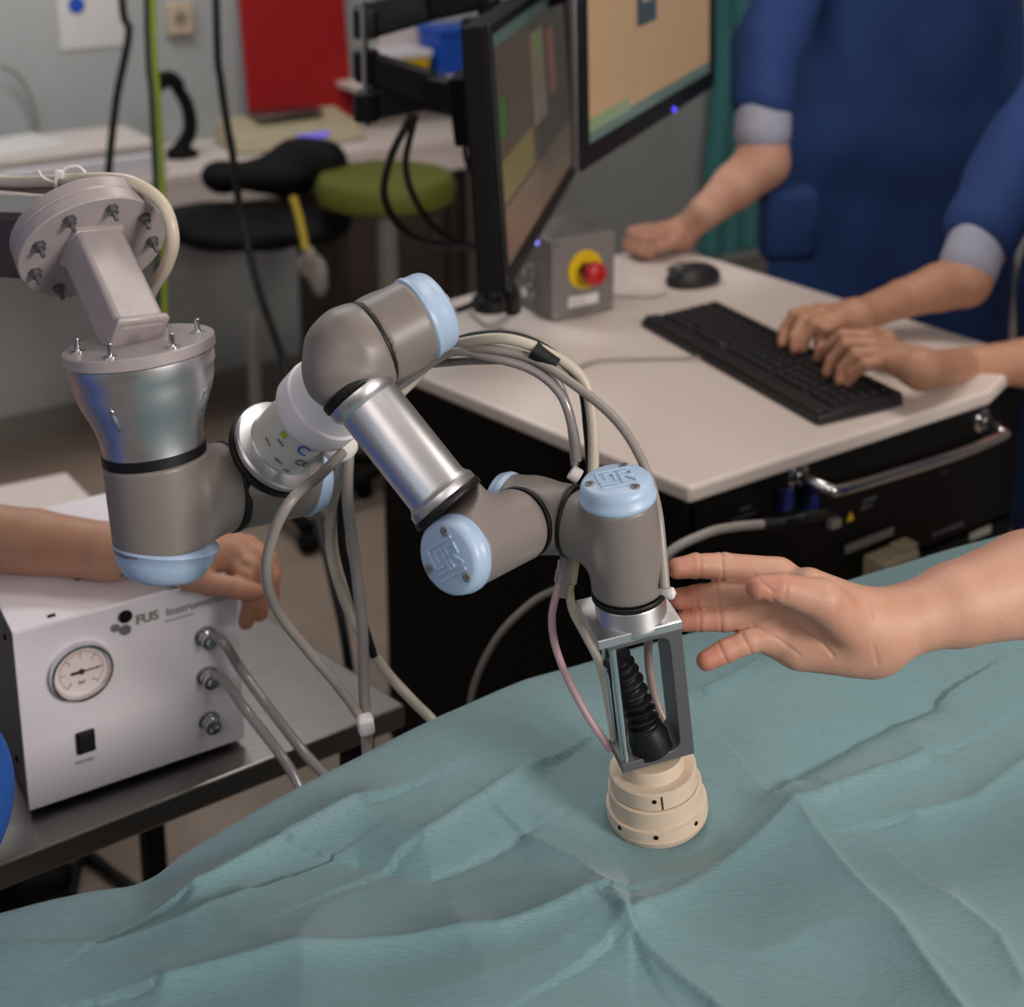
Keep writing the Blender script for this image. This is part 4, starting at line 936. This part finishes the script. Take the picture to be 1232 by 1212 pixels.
tag(blob('zip_tie', [(P(404, 537, 1.235), (.008, .008, .006)), (P(410, 532, 1.235), (.006, .006, .006))], M_tag, None, .0025), 'small white zip tie knot under the white arm collar', 'zip tie')
# white cable over the mounting flange
hose([(-60, 205, 1.36), (0, 218, 1.34), (60, 218, 1.31), (120, 215, 1.28), (160, 220, 1.26), (195, 245, 1.25), (208, 285, 1.25), (200, 320, 1.27), (182, 350, 1.3), (165, 395, 1.34)], .0068, mat('white_hose', 'c6b9a8', .35, var=.03), 'thick cream hose looping over the round mounting flange')
hose([(-60, 222, 1.37), (0, 224, 1.35), (50, 228, 1.33), (90, 226, 1.3), (150, 222, 1.27)], .0048, mat('tan_hose', '8e7a66', .4), 'tan cable lying under the cream hose at upper left')
t = thing('zip_tie', P(72, 215, 1.3), 'white zip tie with a long tail on the cream hose, upper left', 'zip tie')
MB().tube([P(69, 232, 1.30), P(67, 218, 1.292), P(72, 206, 1.30), P(79, 218, 1.31), P(76, 232, 1.31), P(69, 232, 1.30)], .0018).build('loop', M_tag, t)
MB().tube([P(72, 210, 1.295), P(80, 202, 1.295), P(95, 201, 1.295), P(106, 212, 1.295)], .0014).build('tail', M_tag, t)
MB().tube([P(66, 220, 1.295), P(52, 214, 1.295), P(46, 205, 1.295)], .0014).build('tail', M_tag, t)
MB().box(P(72, 210, 1.294), .004, .004, .004).build('head', M_tag, t, bevel=.001)

# ------------------------------------------------------------ drape over the operating table
edge_px = [(-60, 1122), (0, 1106), (60, 1089), (110, 1078), (165, 1072), (192, 1060), (222, 1034), (260, 1010), (330, 970), (400, 932), (470, 897), (540, 862), (600, 836), (640, 820), (700, 803), (780, 780), (880, 752), (980, 716), (1080, 684), (1160, 660), (1232, 640), (1330, 612), (1500, 565)]
ez = lambda x: .845+.03*min(max((x-200)/450, 0), 1)+.04*min(max((x-640)/600, 0), 1)
edge = np.array([tuple(PZ(x, y, ez(x))) for x, y in edge_px])
ZB = (tcx+tdv*.0495).z; ZBp = tcx+tdv*.0495
Dn = np.array([.42, -.907])
el = np.concatenate([[0], np.cumsum(np.linalg.norm(np.diff(edge[:, :2], axis=0), axis=1))])
NU, NV = 620, 420
us = np.linspace(0, el[-1], NU); EX = np.interp(us, el, edge[:, 0]); EY = np.interp(us, el, edge[:, 1]); EZ = np.interp(us, el, edge[:, 2])
def sm(a, k):
    for _ in range(k): a = np.concatenate([[a[0]], (a[:-2]+2*a[1:-1]+a[2:])/4, [a[-1]]])
    return a
EX, EY, EZ = sm(EX, 12), sm(EY, 12), sm(EZ, 40)
rng = np.random.RandomState(4)
def pxz(pts): return np.array([tuple(PZ(x, y, .85))[:2] for x, y in pts])
def dist_poly(X, Y, poly):
    """signed distance (side) and unsigned distance to a polyline, with end fade"""
    best = np.full(X.shape, 9.); side = np.zeros(X.shape)
    for a, b in zip(poly[:-1], poly[1:]):
        ab = b-a; L2 = ab@ab; h = np.clip(((X-a[0])*ab[0]+(Y-a[1])*ab[1])/L2, 0, 1)
        dx = X-a[0]-h*ab[0]; dy = Y-a[1]-h*ab[1]; d = np.hypot(dx, dy); sgn = np.sign(ab[0]*dy-ab[1]*dx)
        m = d < best; best = np.where(m, d, best); side = np.where(m, sgn, side)
    return best, side
creases = [  # (pixel polyline, height, width, asymmetric)
    ([(755, 1140), (850, 1075), (955, 1010), (1040, 972), (1110, 938)], .011, .030, 1),
    ([(510, 1025), (580, 985), (645, 952)], .010, .030, 1),
    ([(200, 1200), (330, 1178), (460, 1160), (600, 1146), (700, 1115)], .010, .028, 1),
    ([(850, 875), (900, 852), (945, 832)], .005, .02, 1),
    ([(955, 1012), (1010, 1070), (1070, 1130), (1130, 1215), (1180, 1290)], .009, .026, -1),
    ([(750, 1138), (790, 1170), (850, 1215), (900, 1260)], .005, .016, 1),
    ([(235, 1085), (330, 1035), (430, 995)], .012, .024, 1),
    ([(960, 965), (1030, 915), (1120, 872)], -.008, .03, 1),
    ([(430, 1045), (520, 1060), (640, 1010)], -.007, .03, -1),
    ([(740, 1030), (755, 1080), (758, 1140)], -.004, .02, 1),
    ([(640, 1020), (700, 1060), (755, 1140)], .0035, .024, 1),
    ([(1100, 1000), (1170, 980), (1240, 930)], .006, .03, 1),
    ([(0, 1140), (120, 1150), (230, 1125), (300, 1090)], .006, .03, -1),
    ([(1140, 1100), (1200, 1150), (1232, 1215)], .006, .03, -1),
]
rows = []
vv = np.concatenate([[-.030, -.030, -.029, -.026, -.020, -.012, -.006], np.linspace(0, 1, NV)**1.15*.95])
drop = np.array([-.45, -.25, -.10, -.045, -.018, -.005, -.0012]+[0]*NV)
VV, UU = np.meshgrid(vv, np.arange(NU), indexing='ij')
X = EX[UU]+Dn[0]*VV; Y = EY[UU]+Dn[1]*VV
flat = np.full(X.shape, ZB-.002)
tb_ = np.clip(np.maximum(VV, 0)/.34, 0, 1); tb_ = tb_*tb_*(3-2*tb_)
Zs = EZ[UU]*(1-tb_)+flat*tb_
def vnoise(X, Y, s, seed):
    r = np.random.RandomState(seed); o = np.zeros(X.shape)
    for _ in range(7):
        a = r.uniform(0, 2*math.pi) if s > 12 else r.normal(.75, .5); k = s*r.uniform(.6, 1.5); o += np.sin(k*(X*-math.sin(a)+Y*math.cos(a))+r.uniform(0, 6.3)+.8*np.sin(k*.5*(X+Y)+r.uniform(0, 6)))
    return o/7
near = np.clip(np.maximum(VV, 0)/.06, 0, 1)
tp = ZBp; rad = np.hypot(X-tp.x, Y-tp.y); calm = np.clip((rad-.05)/.07, 0, 1)
rel = vnoise(X, Y, 8, 1)*.014+vnoise(X, Y, 20, 2)*.003+vnoise(X, Y, 50, 3)*.0009+vnoise(X, Y, 110, 5)*.0005
rd = np.abs(vnoise(X, Y, 11, 11)); rd2 = np.abs(vnoise(X, Y, 26, 12))
rel += .012*(.25-rd)*2+.005*(.25-rd2)*2
for pts, hgt, wd, asym in creases:
    pl = pxz(pts); d, s = dist_poly(X, Y, pl)
    w2 = np.where(s*asym > 0, wd*1.5, wd*.4); rel += 1.45*hgt*np.exp(-(d/w2))
    rel += .0016*np.sign(hgt)*np.exp(-(d/.0035))
Zs += rel*near*calm
Zs -= .004*np.exp(-(rad/.05)**2)
Zs += np.where(VV < 0, drop[:, None]*1.0, 0)
# hanging side waves
hang = np.clip(-drop[:, None]/.1, 0, 1)
X = X-Dn[0]*hang*.010*np.sin(UU*.12); Y = Y-Dn[1]*hang*.010*np.sin(UU*.12)
nrw = len(vv); verts = np.stack([X.ravel(), Y.ravel(), Zs.ravel()], 1)
ii = np.arange(nrw-1)[:, None]*NU+np.arange(NU-1)[None]; ii = ii.ravel()
faces = np.stack([ii, ii+NU, ii+NU+1, ii+1], 1)
M_drape = mat('teal_drape', '66868b', .5, bump=.0008, scale=420, var=.08, stretch=(.25, 1.6, 1), detail=6, spec=.35)
nt = M_drape.node_tree; b_ = nt.nodes['Principled BSDF']; b_.inputs['Sheen Weight'].default_value = .25
mpn = [x for x in nt.nodes if x.type == 'MAPPING'][0]; mpn.inputs['Rotation'].default_value = (0, 0, math.radians(-22))
t = thing('surgical_drape', (.1, 1.0, .8), 'creased teal surgical drape covering the table under the robot', 'drape')
me = bpy.data.meshes.new('cloth'); me.from_pydata((verts-np.array([.1, 1.0, .8])).tolist(), [], faces.tolist()); me.update()
o = finish(me, 'cloth', M_drape, t, None, ang=180); so = o.modifiers.new('thickness', 'SOLIDIFY'); so.thickness = .0012; so.offset = -1
# operating table beneath
t = thing('operating_table', (.2, .95, 0), 'padded operating table hidden under the creased teal drape', 'table')
E0 = Vector((EX[8], EY[8], 0)); E9 = Vector((EX[-8], EY[-8], 0)); Dv = Vector((Dn[0], Dn[1], 0))
top_z = float(Zs.min(where=VV > .03, initial=9))-.012
pp = [E0+Dv*.06, Vector((EX[150], EY[150], 0))+Dv*.04, E9+Dv*.04, E9+Dv*.62, E0+Dv*.62]
MB().prism([p+Z*top_z for p in pp], (0, 0, -.07)).build('mattress', M_dark, t, bevel=.01)
MB().prism([p+Z*(top_z-.071) for p in pp], (0, 0, -.04)).build('frame', M_steel, t, bevel=.004)
cc_ = Vector(((E0.x+E9.x)/2, (E0.y+E9.y)/2, 0))+Dv*.33
MB().lathe(cc_+Z*.05, Z, [(0, .12), (top_z-.165, .1)], 24).build('column', M_steel, t)
MB().box(cc_+Z*.026, .4, .22, .024, Vector((.8, .42, 0))).build('foot', M_dark, t, bevel=.01)

# ------------------------------------------------------------ people
def fingers_sdf(core, fingers, k=.012, kf=.006, extra=None):
    def f(p):
        d = None
        for ch in core:
            e = chain(p, ch, .006); d = e if d is None else smin(d, e, k)
        fd = None
        for ch in fingers:
            e = chain(p, ch, .003)
            # joint creases
            for (a, ra) in ch[1:-1]:
                q = p-V3(a); dist = np.linalg.norm(q, axis=1); e = e+.0004*np.exp(-(dist/(ra*1.1))**2)*0
            fd = e if fd is None else np.minimum(fd, e)
        d = smin(d, fd, kf)
        if extra: d = extra(p, d)
        return d
    al = [x for ch in core+fingers for x in ch]; lo, hi = bounds(al)
    return f, lo, hi
def redf(tips, rad=.022, amt=.55):
    T = np.array([tuple(x) for x in tips])
    def g(v):
        r = np.zeros(len(v))
        for q in T: r = np.maximum(r, amt*np.exp(-(np.linalg.norm(v-q, axis=1)/rad)**2))
        return r
    return g
def head_parts(c, fwd, s=1.0):
    """returns sdf part for a head (with face) centred at c"""
    c = Vector(c); fwd = Vector(fwd).normalized(); up = Vector((0, 0, 1)); side = fwd.cross(up).normalized(); up = side.cross(fwd)
    ax = (side, fwd, up)
    def f(p):
        d = ell(p, c+up*.03, (.076, .096, .095), ax)
        d = smin(d, ell(p, c+fwd*.022-up*.045, (.058, .068, .072), ax), .03)
        d = smin(d, seg(p, c+fwd*.094+up*.012, c+fwd*.116-up*.028, .008, .013), .012)
        d = smin(d, seg(p, c+fwd*.089-up*.058-side*.018, c+fwd*.089-up*.058+side*.018, .007, .007), .006)
        d = smin(d, ell(p, c+fwd*.082-up*.095, (.022, .018, .018), ax), .012)
        for s_ in (-1, 1):
            e = ell(p, c+side*.078*s_-up*.005-fwd*.005, (.010, .02, .032), ax); d = smin(d, e, .006)
            d = -smin(-d, ell(p, c+side*.032*s_+fwd*.104+up*.012, (.016, .012, .010), ax), .008)
            d = smin(d, ell(p, c+side*.032*s_+fwd*.084+up*.012, (.012, .012, .009), ax), .003)
        d = smin(d, seg(p, c-up*.06-fwd*.02, c-up*.19-fwd*.035, .055, .06), .03)
        return d
    lo, hi = bounds([(c, .15), (c-up*.19, .09)]); return (f, lo, hi, .006)
def eyes(c, fwd, par):
    c = Vector(c); fwd = Vector(fwd).normalized(); up = Vector((0, 0, 1)); side = fwd.cross(up).normalized()
    for s_ in (-1, 1):
        e = MB().lathe(c+side*.032*s_+fwd*.086+up*.012, fwd, [(-.008, .0005), (-.006, .008), (0, .011), (.006, .009), (.0095, .004), (.0105, .0002)], 16).build('eye', M_tag, par)
        MB().lathe(c+side*.032*s_+fwd*.0955+up*.012, fwd, [(0, .0045), (.0012, .003)], 12).build('iris', M_dark, e)
def cap_hair(c, fwd, par, m, name='surgical_cap'):
    c = Vector(c); fwd = Vector(fwd).normalized(); up = Vector((0, 0, 1)); side = fwd.cross(up).normalized(); ax = (side, fwd, up)
    def f(p):
        d = ell(p, c+up*.045-fwd*.008, (.086, .106, .096), ax)+.002*np.sin(p[:, 0]*150)*np.sin(p[:, 1]*140)
        cut = (V3(c)[None]-p)@V3(up-fwd*.35)+.035; return np.maximum(d, cut)
    lo, hi = bounds([(c, .17)]); net_obj([(f, lo, hi, .007)], name, m, par)
def garment(name, chains_, m, par, h=.010, fold=.006, k=.05, cut=None, fr=32, seed=0):
    al = [x for ch in chains_ for x in ch]; lo, hi = bounds([(a, r+.01) for a, r in al])
    r0 = np.random.RandomState(seed); ph = r0.uniform(0, 6, 6)
    def f(p):
        d = None
        for ch in chains_:
            e = chain(p, ch, k*.6); d = e if d is None else smin(d, e, k)
        x, y, z = p[:, 0], p[:, 1], p[:, 2]
        fo = np.sin(fr*(x*.9+y*.5)+3*np.sin(z*5+ph[0])+ph[1])+.6*np.sin(fr*1.9*(x*.7-y*.6+z*.15)+2*np.sin(z*9+ph[2])+ph[3])+.5*np.sin(z*24+x*20+ph[4])
        d = d-fold*fo*.5
        if cut: d = np.maximum(d, cut(p))
        return d
    return net_obj([(f, lo, hi, h)], name, m, par, ang=80)
def legs_and_feet(hip, fwd, par, m, h=.02):
    fwd = Vector(fwd).normalized(); side = fwd.cross(Vector((0, 0, 1))).normalized(); L = []
    for s in (-1, 1):
        L.append([(hip+side*.09*s, .10), (hip+side*.10*s+Vector((0, 0, -.42)), .085), (Vector((hip.x, hip.y, .12))+side*.10*s, .075)])
    garment('trousers', L, m, par, h, .005)
    for s in (-1, 1):
        c = Vector((hip.x, hip.y, .045))+side*.10*s
        f = lambda p, c=c: np.maximum(smin(ell(p, c+fwd*.09, (.05, .05, .045)), smin(ell(p, c, (.05, .05, .055)), ell(p, c+fwd*.04, (.05, .05, .045)), .03), .03), .003-p[:, 2])
        lo, hi = bounds([(c, .09), (c+fwd*.12, .09)]); net_obj([(f, lo, hi, .01)], 'shoe', M_shoe, par)
def nail(par, tip, d, n, r):
    d = Vector(d).normalized(); n = Vector(n).normalized(); n = (n-d*n.dot(d)).normalized(); c = Vector(tip)+n*r*.78
    ax = (d, d.cross(n), n)
    net_obj([(lambda p: ell(p, c, (r*.75, r*.62, r*.24), ax), V3(c)-r*1.1, V3(c)+r*1.1, .0012)], 'fingernail', M_nail, par)

# --- person reaching in from the right
pc = thing('person', (1.2, 1.42, 0), 'person at the right edge reaching a bare open hand toward the robot wrist', 'person')
tz = 1.13
W0 = P(1048, 760, 1.135)
def FNG(pts, rs): return [(P(*p), r) for p, r in zip(pts, rs)]
fi = [FNG([(938, 690, 1.15), (870, 682, 1.15), (838, 681, 1.145), (815, 684, 1.14)], (.0128, .0110, .0098, .0085)),
      FNG([(915, 716, 1.145), (866, 717, 1.14), (840, 719, 1.14), (818, 721, 1.14)], (.0125, .0112, .0100, .0088)),
      FNG([(915, 742, 1.138), (870, 745, 1.135), (842, 746, 1.135), (822, 748, 1.135)], (.0118, .0098, .0090, .0080)),
      FNG([(930, 762, 1.13), (900, 772, 1.125), (872, 784, 1.12), (850, 795, 1.115)], (.0115, .0095, .0090, .0080)),
      FNG([(1030, 760, 1.12), (988, 722, 1.092), (940, 708, 1.085), (912, 707, 1.082)], (.020, .0165, .0115, .0095))]
core = [[(W0, .0275), (P(935, 700, 1.15), .015)], [(W0, .026), (P(915, 722, 1.15), .0145)], [(W0, .026), (P(915, 748, 1.145), .0145)],
        [(P(1045, 775, 1.135), .024), (P(930, 768, 1.135), .0145)], [(P(1020, 782, 1.125), .0175), (P(960, 782, 1.13), .015)], [(P(1035, 740, 1.125), .02), (P(975, 705, 1.13), .014)],
        [(W0, .027), (P(1092, 745, 1.142), .0268), (P(1150, 728, 1.155), .033), (P(1240, 703, 1.18), .043), (P(1340, 680, 1.22), .048), (P(1450, 640, 1.28), .047)],
        [(P(1450, 640, 1.28), .047), (Vector((1.05, 1.32, 1.36)), .055)]]
f, lo, hi = fingers_sdf(core, fi, .014, .008)
GR = [((868, 664), (870, 698)), ((843, 664), (842, 698)), ((862, 702), (864, 733)), ((838, 703), (838, 735)), ((866, 731), (868, 760)), ((842, 733), (842, 760)),
      ((864, 774), (876, 800)), ((893, 764), (905, 788)), ((918, 722), (950, 745)), ((950, 745), (985, 768)), ((985, 768), (1003, 790)), ((905, 752), (935, 768)), ((935, 768), (962, 788)),
      ((1050, 775), (1056, 799)), ((1044, 725), (1050, 745)), ((930, 722), (946, 736)), ((948, 697), (944, 722)), ((905, 690), (930, 712))]
def grooves(p, G, w, dep):
    q = p-V3(C0); t_ = q@V3(FV); x = q@V3(RV)/t_*FPX+CX; y = -(q@V3(UV))/t_*FPX+CY; g = np.zeros(len(p))
    for (x0, y0), (x1, y1) in G:
        vx, vy = x1-x0, y1-y0; h = np.clip(((x-x0)*vx+(y-y0)*vy)/(vx*vx+vy*vy), 0, 1)
        g = np.maximum(g, np.exp(-(np.hypot(x-x0-h*vx, y-y0-h*vy)/w)**2))
    return g*dep
def wrinkle(p):
    d = f(p)+grooves(p, GR, 1.7, .0010)
    c = V3(P(1045, 790, 1.1)); q = p-c
    for s in ((1040, 0), (1052, 1)):
        a = V3(P(s[0]-4, 720, 1.12)); b = V3(P(s[0]+10, 800, 1.12)); d = d+.0011*np.exp(-(seg(p, a, b, 0, 0)/.0022)**2)*0
    # palm hollow and joint furrows
    d = d+.004*np.exp(-(np.linalg.norm(p-V3(P(945, 748, 1.118)), axis=1)/.016)**2)
    return d
hd = Vector((1.28, 1.42, 1.64))
bodyC = []
head = head_parts(hd, (-.9, -.35, -.15))
def torso_f(ps, k=.06):
    lo, hi = bounds([x for ch in ps for x in ch])
    def g(p):
        d = None
        for ch in ps:
            e = chain(p, ch, .03); d = e if d is None else smin(d, e, k)
        return d
    return (g, lo, hi, .02)
hi2 = hi.copy()
tips = [c[-1][0] for c in fi]
net_obj([(wrinkle, lo, hi, .0016), head, torso_f([[(Vector((1.28, 1.42, .95)), .12), (Vector((1.28, 1.42, 1.35)), .13)]])], 'body', M_skin, pc, redf(tips))
garment('gown', [[(Vector((1.28, 1.36, .55)), .16), (Vector((1.28, 1.36, 1.0)), .15), (Vector((1.28, 1.36, 1.36)), .13)], [(Vector((1.28, 1.5, .55)), .16), (Vector((1.28, 1.5, 1.0)), .15), (Vector((1.28, 1.5, 1.36)), .13)],
                 [(Vector((1.26, 1.32, 1.38)), .08), (Vector((1.05, 1.32, 1.34)), .075), (Vector((1.0, 1.325, 1.27)), .07)]], M_scrub, pc, .014)
legs_and_feet(Vector((1.28, 1.44, .75)), (-1, 0, 0), pc, M_scrub)
cap_hair(hd, (-.9, -.35, -.15), pc, M_scrub); eyes(hd, (-.9, -.35, -.15), pc)

# --- person at left with the hand on the control box
pd = thing('person', (-.86, 1.05, 0), 'person at the left edge in bright blue gown gripping the control box', 'person')
hz = TZ+.008+bh
W = PZ(212, 664, hz+.040)
def Q(x, y, dz): return PZ(x, y, hz+dz)
fi = [[(Q(285, 655, .038), .0125), (Q(310, 668, .030), .0105), (Q(326, 692, .006), .0100), (Q(326, 718, -.018), .0090)],
      [(Q(280, 662, .034), .0125), (Q(302, 682, .028), .0105), (Q(316, 706, .0), .0100), (Q(312, 738, -.03), .0090)],
      [(Q(275, 670, .029), .0118), (Q(296, 694, .022), .0100), (Q(303, 722, -.01), .0095), (Q(296, 748, -.035), .0085)],
      [(Q(215, 692, .022), .0140), (Q(252, 702, .018), .0120), (Q(286, 708, .016), .0108), (Q(308, 713, .012), .0092)],
      [(Q(270, 660, .035), .0125), (Q(298, 655, .032), .0100), (Q(322, 672, .018), .0095), (Q(330, 690, .0), .0085)]]
core = [[(W, .026), (Q(282, 664, .035), .015)], [(W, .026), (Q(274, 668, .030), .0145)], [(W, .024), (Q(225, 688, .025), .014)],
        [(W, .026), (Q(130, 664, .034), .030), (Q(40, 652, .036), .034), (Q(-90, 640, .05), .040), (Q(-180, 640, .08), .042)],
        [(Q(-180, 640, .08), .042), (Vector((-.84, 1.22, 1.34)), .05)]]
f, lo, hi = fingers_sdf(core, fi, .014, .007)
hd = Vector((-.92, 1.0, 1.62))
net_obj([(f, lo, hi, .003), head_parts(hd, (.8, .5, -.3)), torso_f([[(Vector((-.9, 1.0, .95)), .10), (Vector((-.9, 1.0, 1.33)), .12)]])], 'body', M_skin2, pd, redf([c[-1][0] for c in fi]))
xg = P(6, 955, 1.2)
garment('gown', [[(Vector((-.92, .96, .5)), .15), (Vector((-.92, .98, 1.0)), .14), (Vector((-.92, 1.0, 1.36)), .12)], [(Vector((-.72, .92, .5)), .15), (Vector((-.78, .96, 1.0)), .12), (Vector((-.84, 1.0, 1.36)), .12)],
                 [(Vector((-.86, 1.1, 1.38)), .085), (Vector((-.84, 1.2, 1.3)), .08), (Vector((-.82, 1.26, 1.2)), .07)],
                 [(xg+Vector((-.099, .0, -.01)), .10), (xg+Vector((-.23, .0, -.15)), .15)]], M_scrubd, pd, .012, .004)
legs_and_feet(Vector((-.90, .98, .72)), (.8, .5, 0), pd, M_scrubd)
cap_hair(hd, (.8, .5, -.3), pd, M_scrubd); eyes(hd, (.8, .5, -.3), pd)

# --- person standing behind the desk, fist on the table
pa_ = thing('person', (.86, 3.0, 0), 'person in dark blue scrubs standing behind desk, fist beside the mouse', 'person')
fz = DZ
fw_ = PZ(818, 282, DZ+.036)
fist = PZ(782, 288, DZ+.035)
dirf = (fist-fw_).normalized(); sd = dirf.cross(Vector((0, 0, 1))).normalized()
fi = []
for i, (o_, l_) in enumerate(((-.027, 0), (-.009, .005), (.009, .003), (.027, -.004))):
    k_ = fist+sd*o_+dirf*(.012+l_)+Vector((0, 0, .012))
    fi.append([(k_-dirf*.02, .012), (k_+dirf*.016, .0108), (k_+dirf*.026-Vector((0, 0, .024)), .0098), (k_+dirf*.004-Vector((0, 0, .033)), .009)])
th0 = fist-dirf*.035-sd*.030; 
fi.append([(th0, .015), (th0+dirf*.035-sd*.006-Vector((0, 0, .004)), .0125), (th0+dirf*.058+sd*.004-Vector((0, 0, .010)), .0105), (th0+dirf*.068+sd*.022-Vector((0, 0, .012)), .0095)])
elb = P(918, 196, 2.76); sho = Vector((.58, 2.95, 1.46))
core = [[(fw_, .026), (fist+sd*o_+Vector((0, 0, .006)), .018)] for o_ in (-.022, 0, .022)]+[[(fw_, .025), (P(850, 254, 2.74), .033), (P(885, 224, 2.75), .046), (elb, .050)], [(elb, .050), (P(920, 118, 2.77), .046), (P(926, 50, 2.80), .046), (sho, .052)]]
f, lo, hi = fingers_sdf(core, fi, .016, .006)
hd = Vector((.86, 2.95, 1.72)); tc_ = Vector((.83, 3.02, 0))
net_obj([(f, lo, hi, .0038), head_parts(hd, (-.4, -.9, -.3)), torso_f([[(tc_+Z*.95, .11), (tc_+Z*1.42, .12)]])], 'body', M_skin, pa_, redf([fist], .05, .35))
L_ = [[(tc_+Vector((dx, 0, .55)), .155), (tc_+Vector((dx, 0, 1.0)), .15), (tc_+Vector((dx*.95, 0, 1.42)), .12)] for dx in (-.10, .02, .13)]
garment('gown', L_+[[(Vector((.68, 2.98, 1.46)), .09), (sho+Vector((.02, 0, 0)), .085)]], M_scrub, pa_, .012, .008, seed=3)
s_e = P(920, 118, 2.77)
garment('sleeve', [[(sho+Vector((.03, 0, 0)), .085), (P(926, 50, 2.80), .066), (s_e, .060)]], M_scrub, pa_, .009, .007, seed=5)
c0_ = P(918, 130, 2.765); c1_ = P(916, 158, 2.76)
garment('cuff', [[(c0_, .054), (c1_, .055)]], M_cuff, pa_, .006, .003)
pk = Vector((tc_.x-.18, tc_.y-.16, .99))
blobp = MB().box(P(948, 268, 2.80), .055, .035, .075, (1, .1, 0)); blobp.build('pocket', M_scrub, pa_, bevel=.02, seg=3)
legs_and_feet(Vector((.84, 3.02, .78)), (-.3, -1, 0), pa_, M_scrub)
cap_hair(hd, (-.4, -.9, -.3), pa_, M_scrub); eyes(hd, (-.4, -.9, -.3), pa_)

# --- person typing at right
pt_ = thing('person', (1.1, 2.35, 0), 'person at the right edge typing with both hands on the keyboard', 'person')
kt = DZ+.024
def K(x, y, dz): return PZ(x, y, kt+dz)
w1 = K(1028, 382, .045); w2 = K(1108, 444, .042)
h1 = [[(K(982, 374, .045), .0115), (K(956, 379, .046), .0100), (K(944, 398, .022), .0090), (K(941, 414, .008), .0080)],
      [(K(988, 378, .047), .0115), (K(966, 384, .048), .0102), (K(956, 406, .024), .0092), (K(956, 421, .008), .0080)],
      [(K(996, 384, .046), .0112), (K(980, 390, .046), .0100), (K(968, 408, .022), .0090), (K(966, 420, .008), .0078)],
      [(K(1004, 390, .042), .0105), (K(994, 396, .040), .0092), (K(986, 410, .020), .0085), (K(984, 418, .008), .0074)],
      [(K(1015, 380, .034), .0130), (K(1000, 402, .024), .0115), (K(992, 414, .016), .0100), (K(986, 422, .009), .0088)]]
h2 = [[(K(1042, 405, .050), .0115), (K(1014, 404, .052), .0100), (K(994, 420, .026), .0090), (K(984, 431, .008), .0080)],
      [(K(1046, 414, .052), .0115), (K(1018, 414, .054), .0102), (K(1001, 434, .026), .0092), (K(995, 449, .008), .0080)],
      [(K(1052, 424, .050), .0112), (K(1030, 426, .050), .0100), (K(1014, 444, .024), .0090), (K(1010, 458, .008), .0078)],
      [(K(1062, 434, .044), .0105), (K(1042, 438, .042), .0092), (K(1026, 450, .022), .0085), (K(1019, 460, .008), .0074)],
      [(K(1068, 408, .034), .0130), (K(1040, 400, .024), .0115), (K(1016, 410, .016), .0100), (K(1000, 420, .010), .0088)]]
el1 = P(1160, 338, 2.29); sh1 = Vector((1.0, 2.5, 1.24)); el2 = P(1310, 425, 2.18); sh2 = Vector((1.05, 2.1, 1.24))
core1 = [[(w1, .024), (K(x, y, .044), .0135)] for x, y in ((986, 376), (992, 381), (1000, 387))]+[[(w1, .025), (P(1085, 360, 2.3), .031), (P(1130, 346, 2.3), .039), (el1, .041)], [(el1, .041), (sh1, .048)]]
core2 = [[(w2, .025), (K(x, y, .046), .0138)] for x, y in ((1046, 410), (1052, 420), (1062, 432))]+[[(w2, .025), (P(1160, 441, 2.19), .029), (P(1232, 437, 2.18), .037), (el2, .041)], [(el2, .041), (sh2, .048)]]
fA, loA, hiA = fingers_sdf(core1, h1, .014, .006); fB, loB, hiB = fingers_sdf(core2, h2, .014, .006)
hd = Vector((1.05, 2.32, 1.5)); tcb = Vector((1.07, 2.32, 0))
net_obj([(fA, loA, hiA, .0035), (fB, loB, hiB, .0035), head_parts(hd, (-.95, -.1, -.3)), torso_f([[(tcb+Z*.8, .1), (tcb+Z*1.2, .11)]])], 'body', M_skin2, pt_, redf([c[-1][0] for c in h1+h2], .016, .3))
garment('gown', [[(tcb+Vector((0, dy, .45)), .155), (tcb+Vector((0, dy, .85)), .15), (tcb+Vector((0, dy, 1.2)), .11)] for dy in (-.09, .09)], M_scrub, pt_, .012, .007, seed=8)
garment('sleeve', [[(sh1+Vector((.0, -.02, 0)), .08), (P(1215, 225, 2.42), .076), (P(1185, 275, 2.34), .060)]], M_scrub, pt_, .008, .008, seed=9)
garment('sleeve', [[(sh2, .08), (Vector((1.0, 2.05, 1.12)), .07)]], M_scrub, pt_, .012, .006, seed=9)
garment('cuff', [[(P(1178, 285, 2.33), .046), (P(1166, 318, 2.30), .047)]], M_cuff, pt_, .006, .003)
legs_and_feet(Vector((1.08, 2.32, .6)), (-1, 0, 0), pt_, M_scrub)
cap_hair(hd, (-.95, -.1, -.3), pt_, M_scrub); eyes(hd, (-.95, -.1, -.3), pt_)
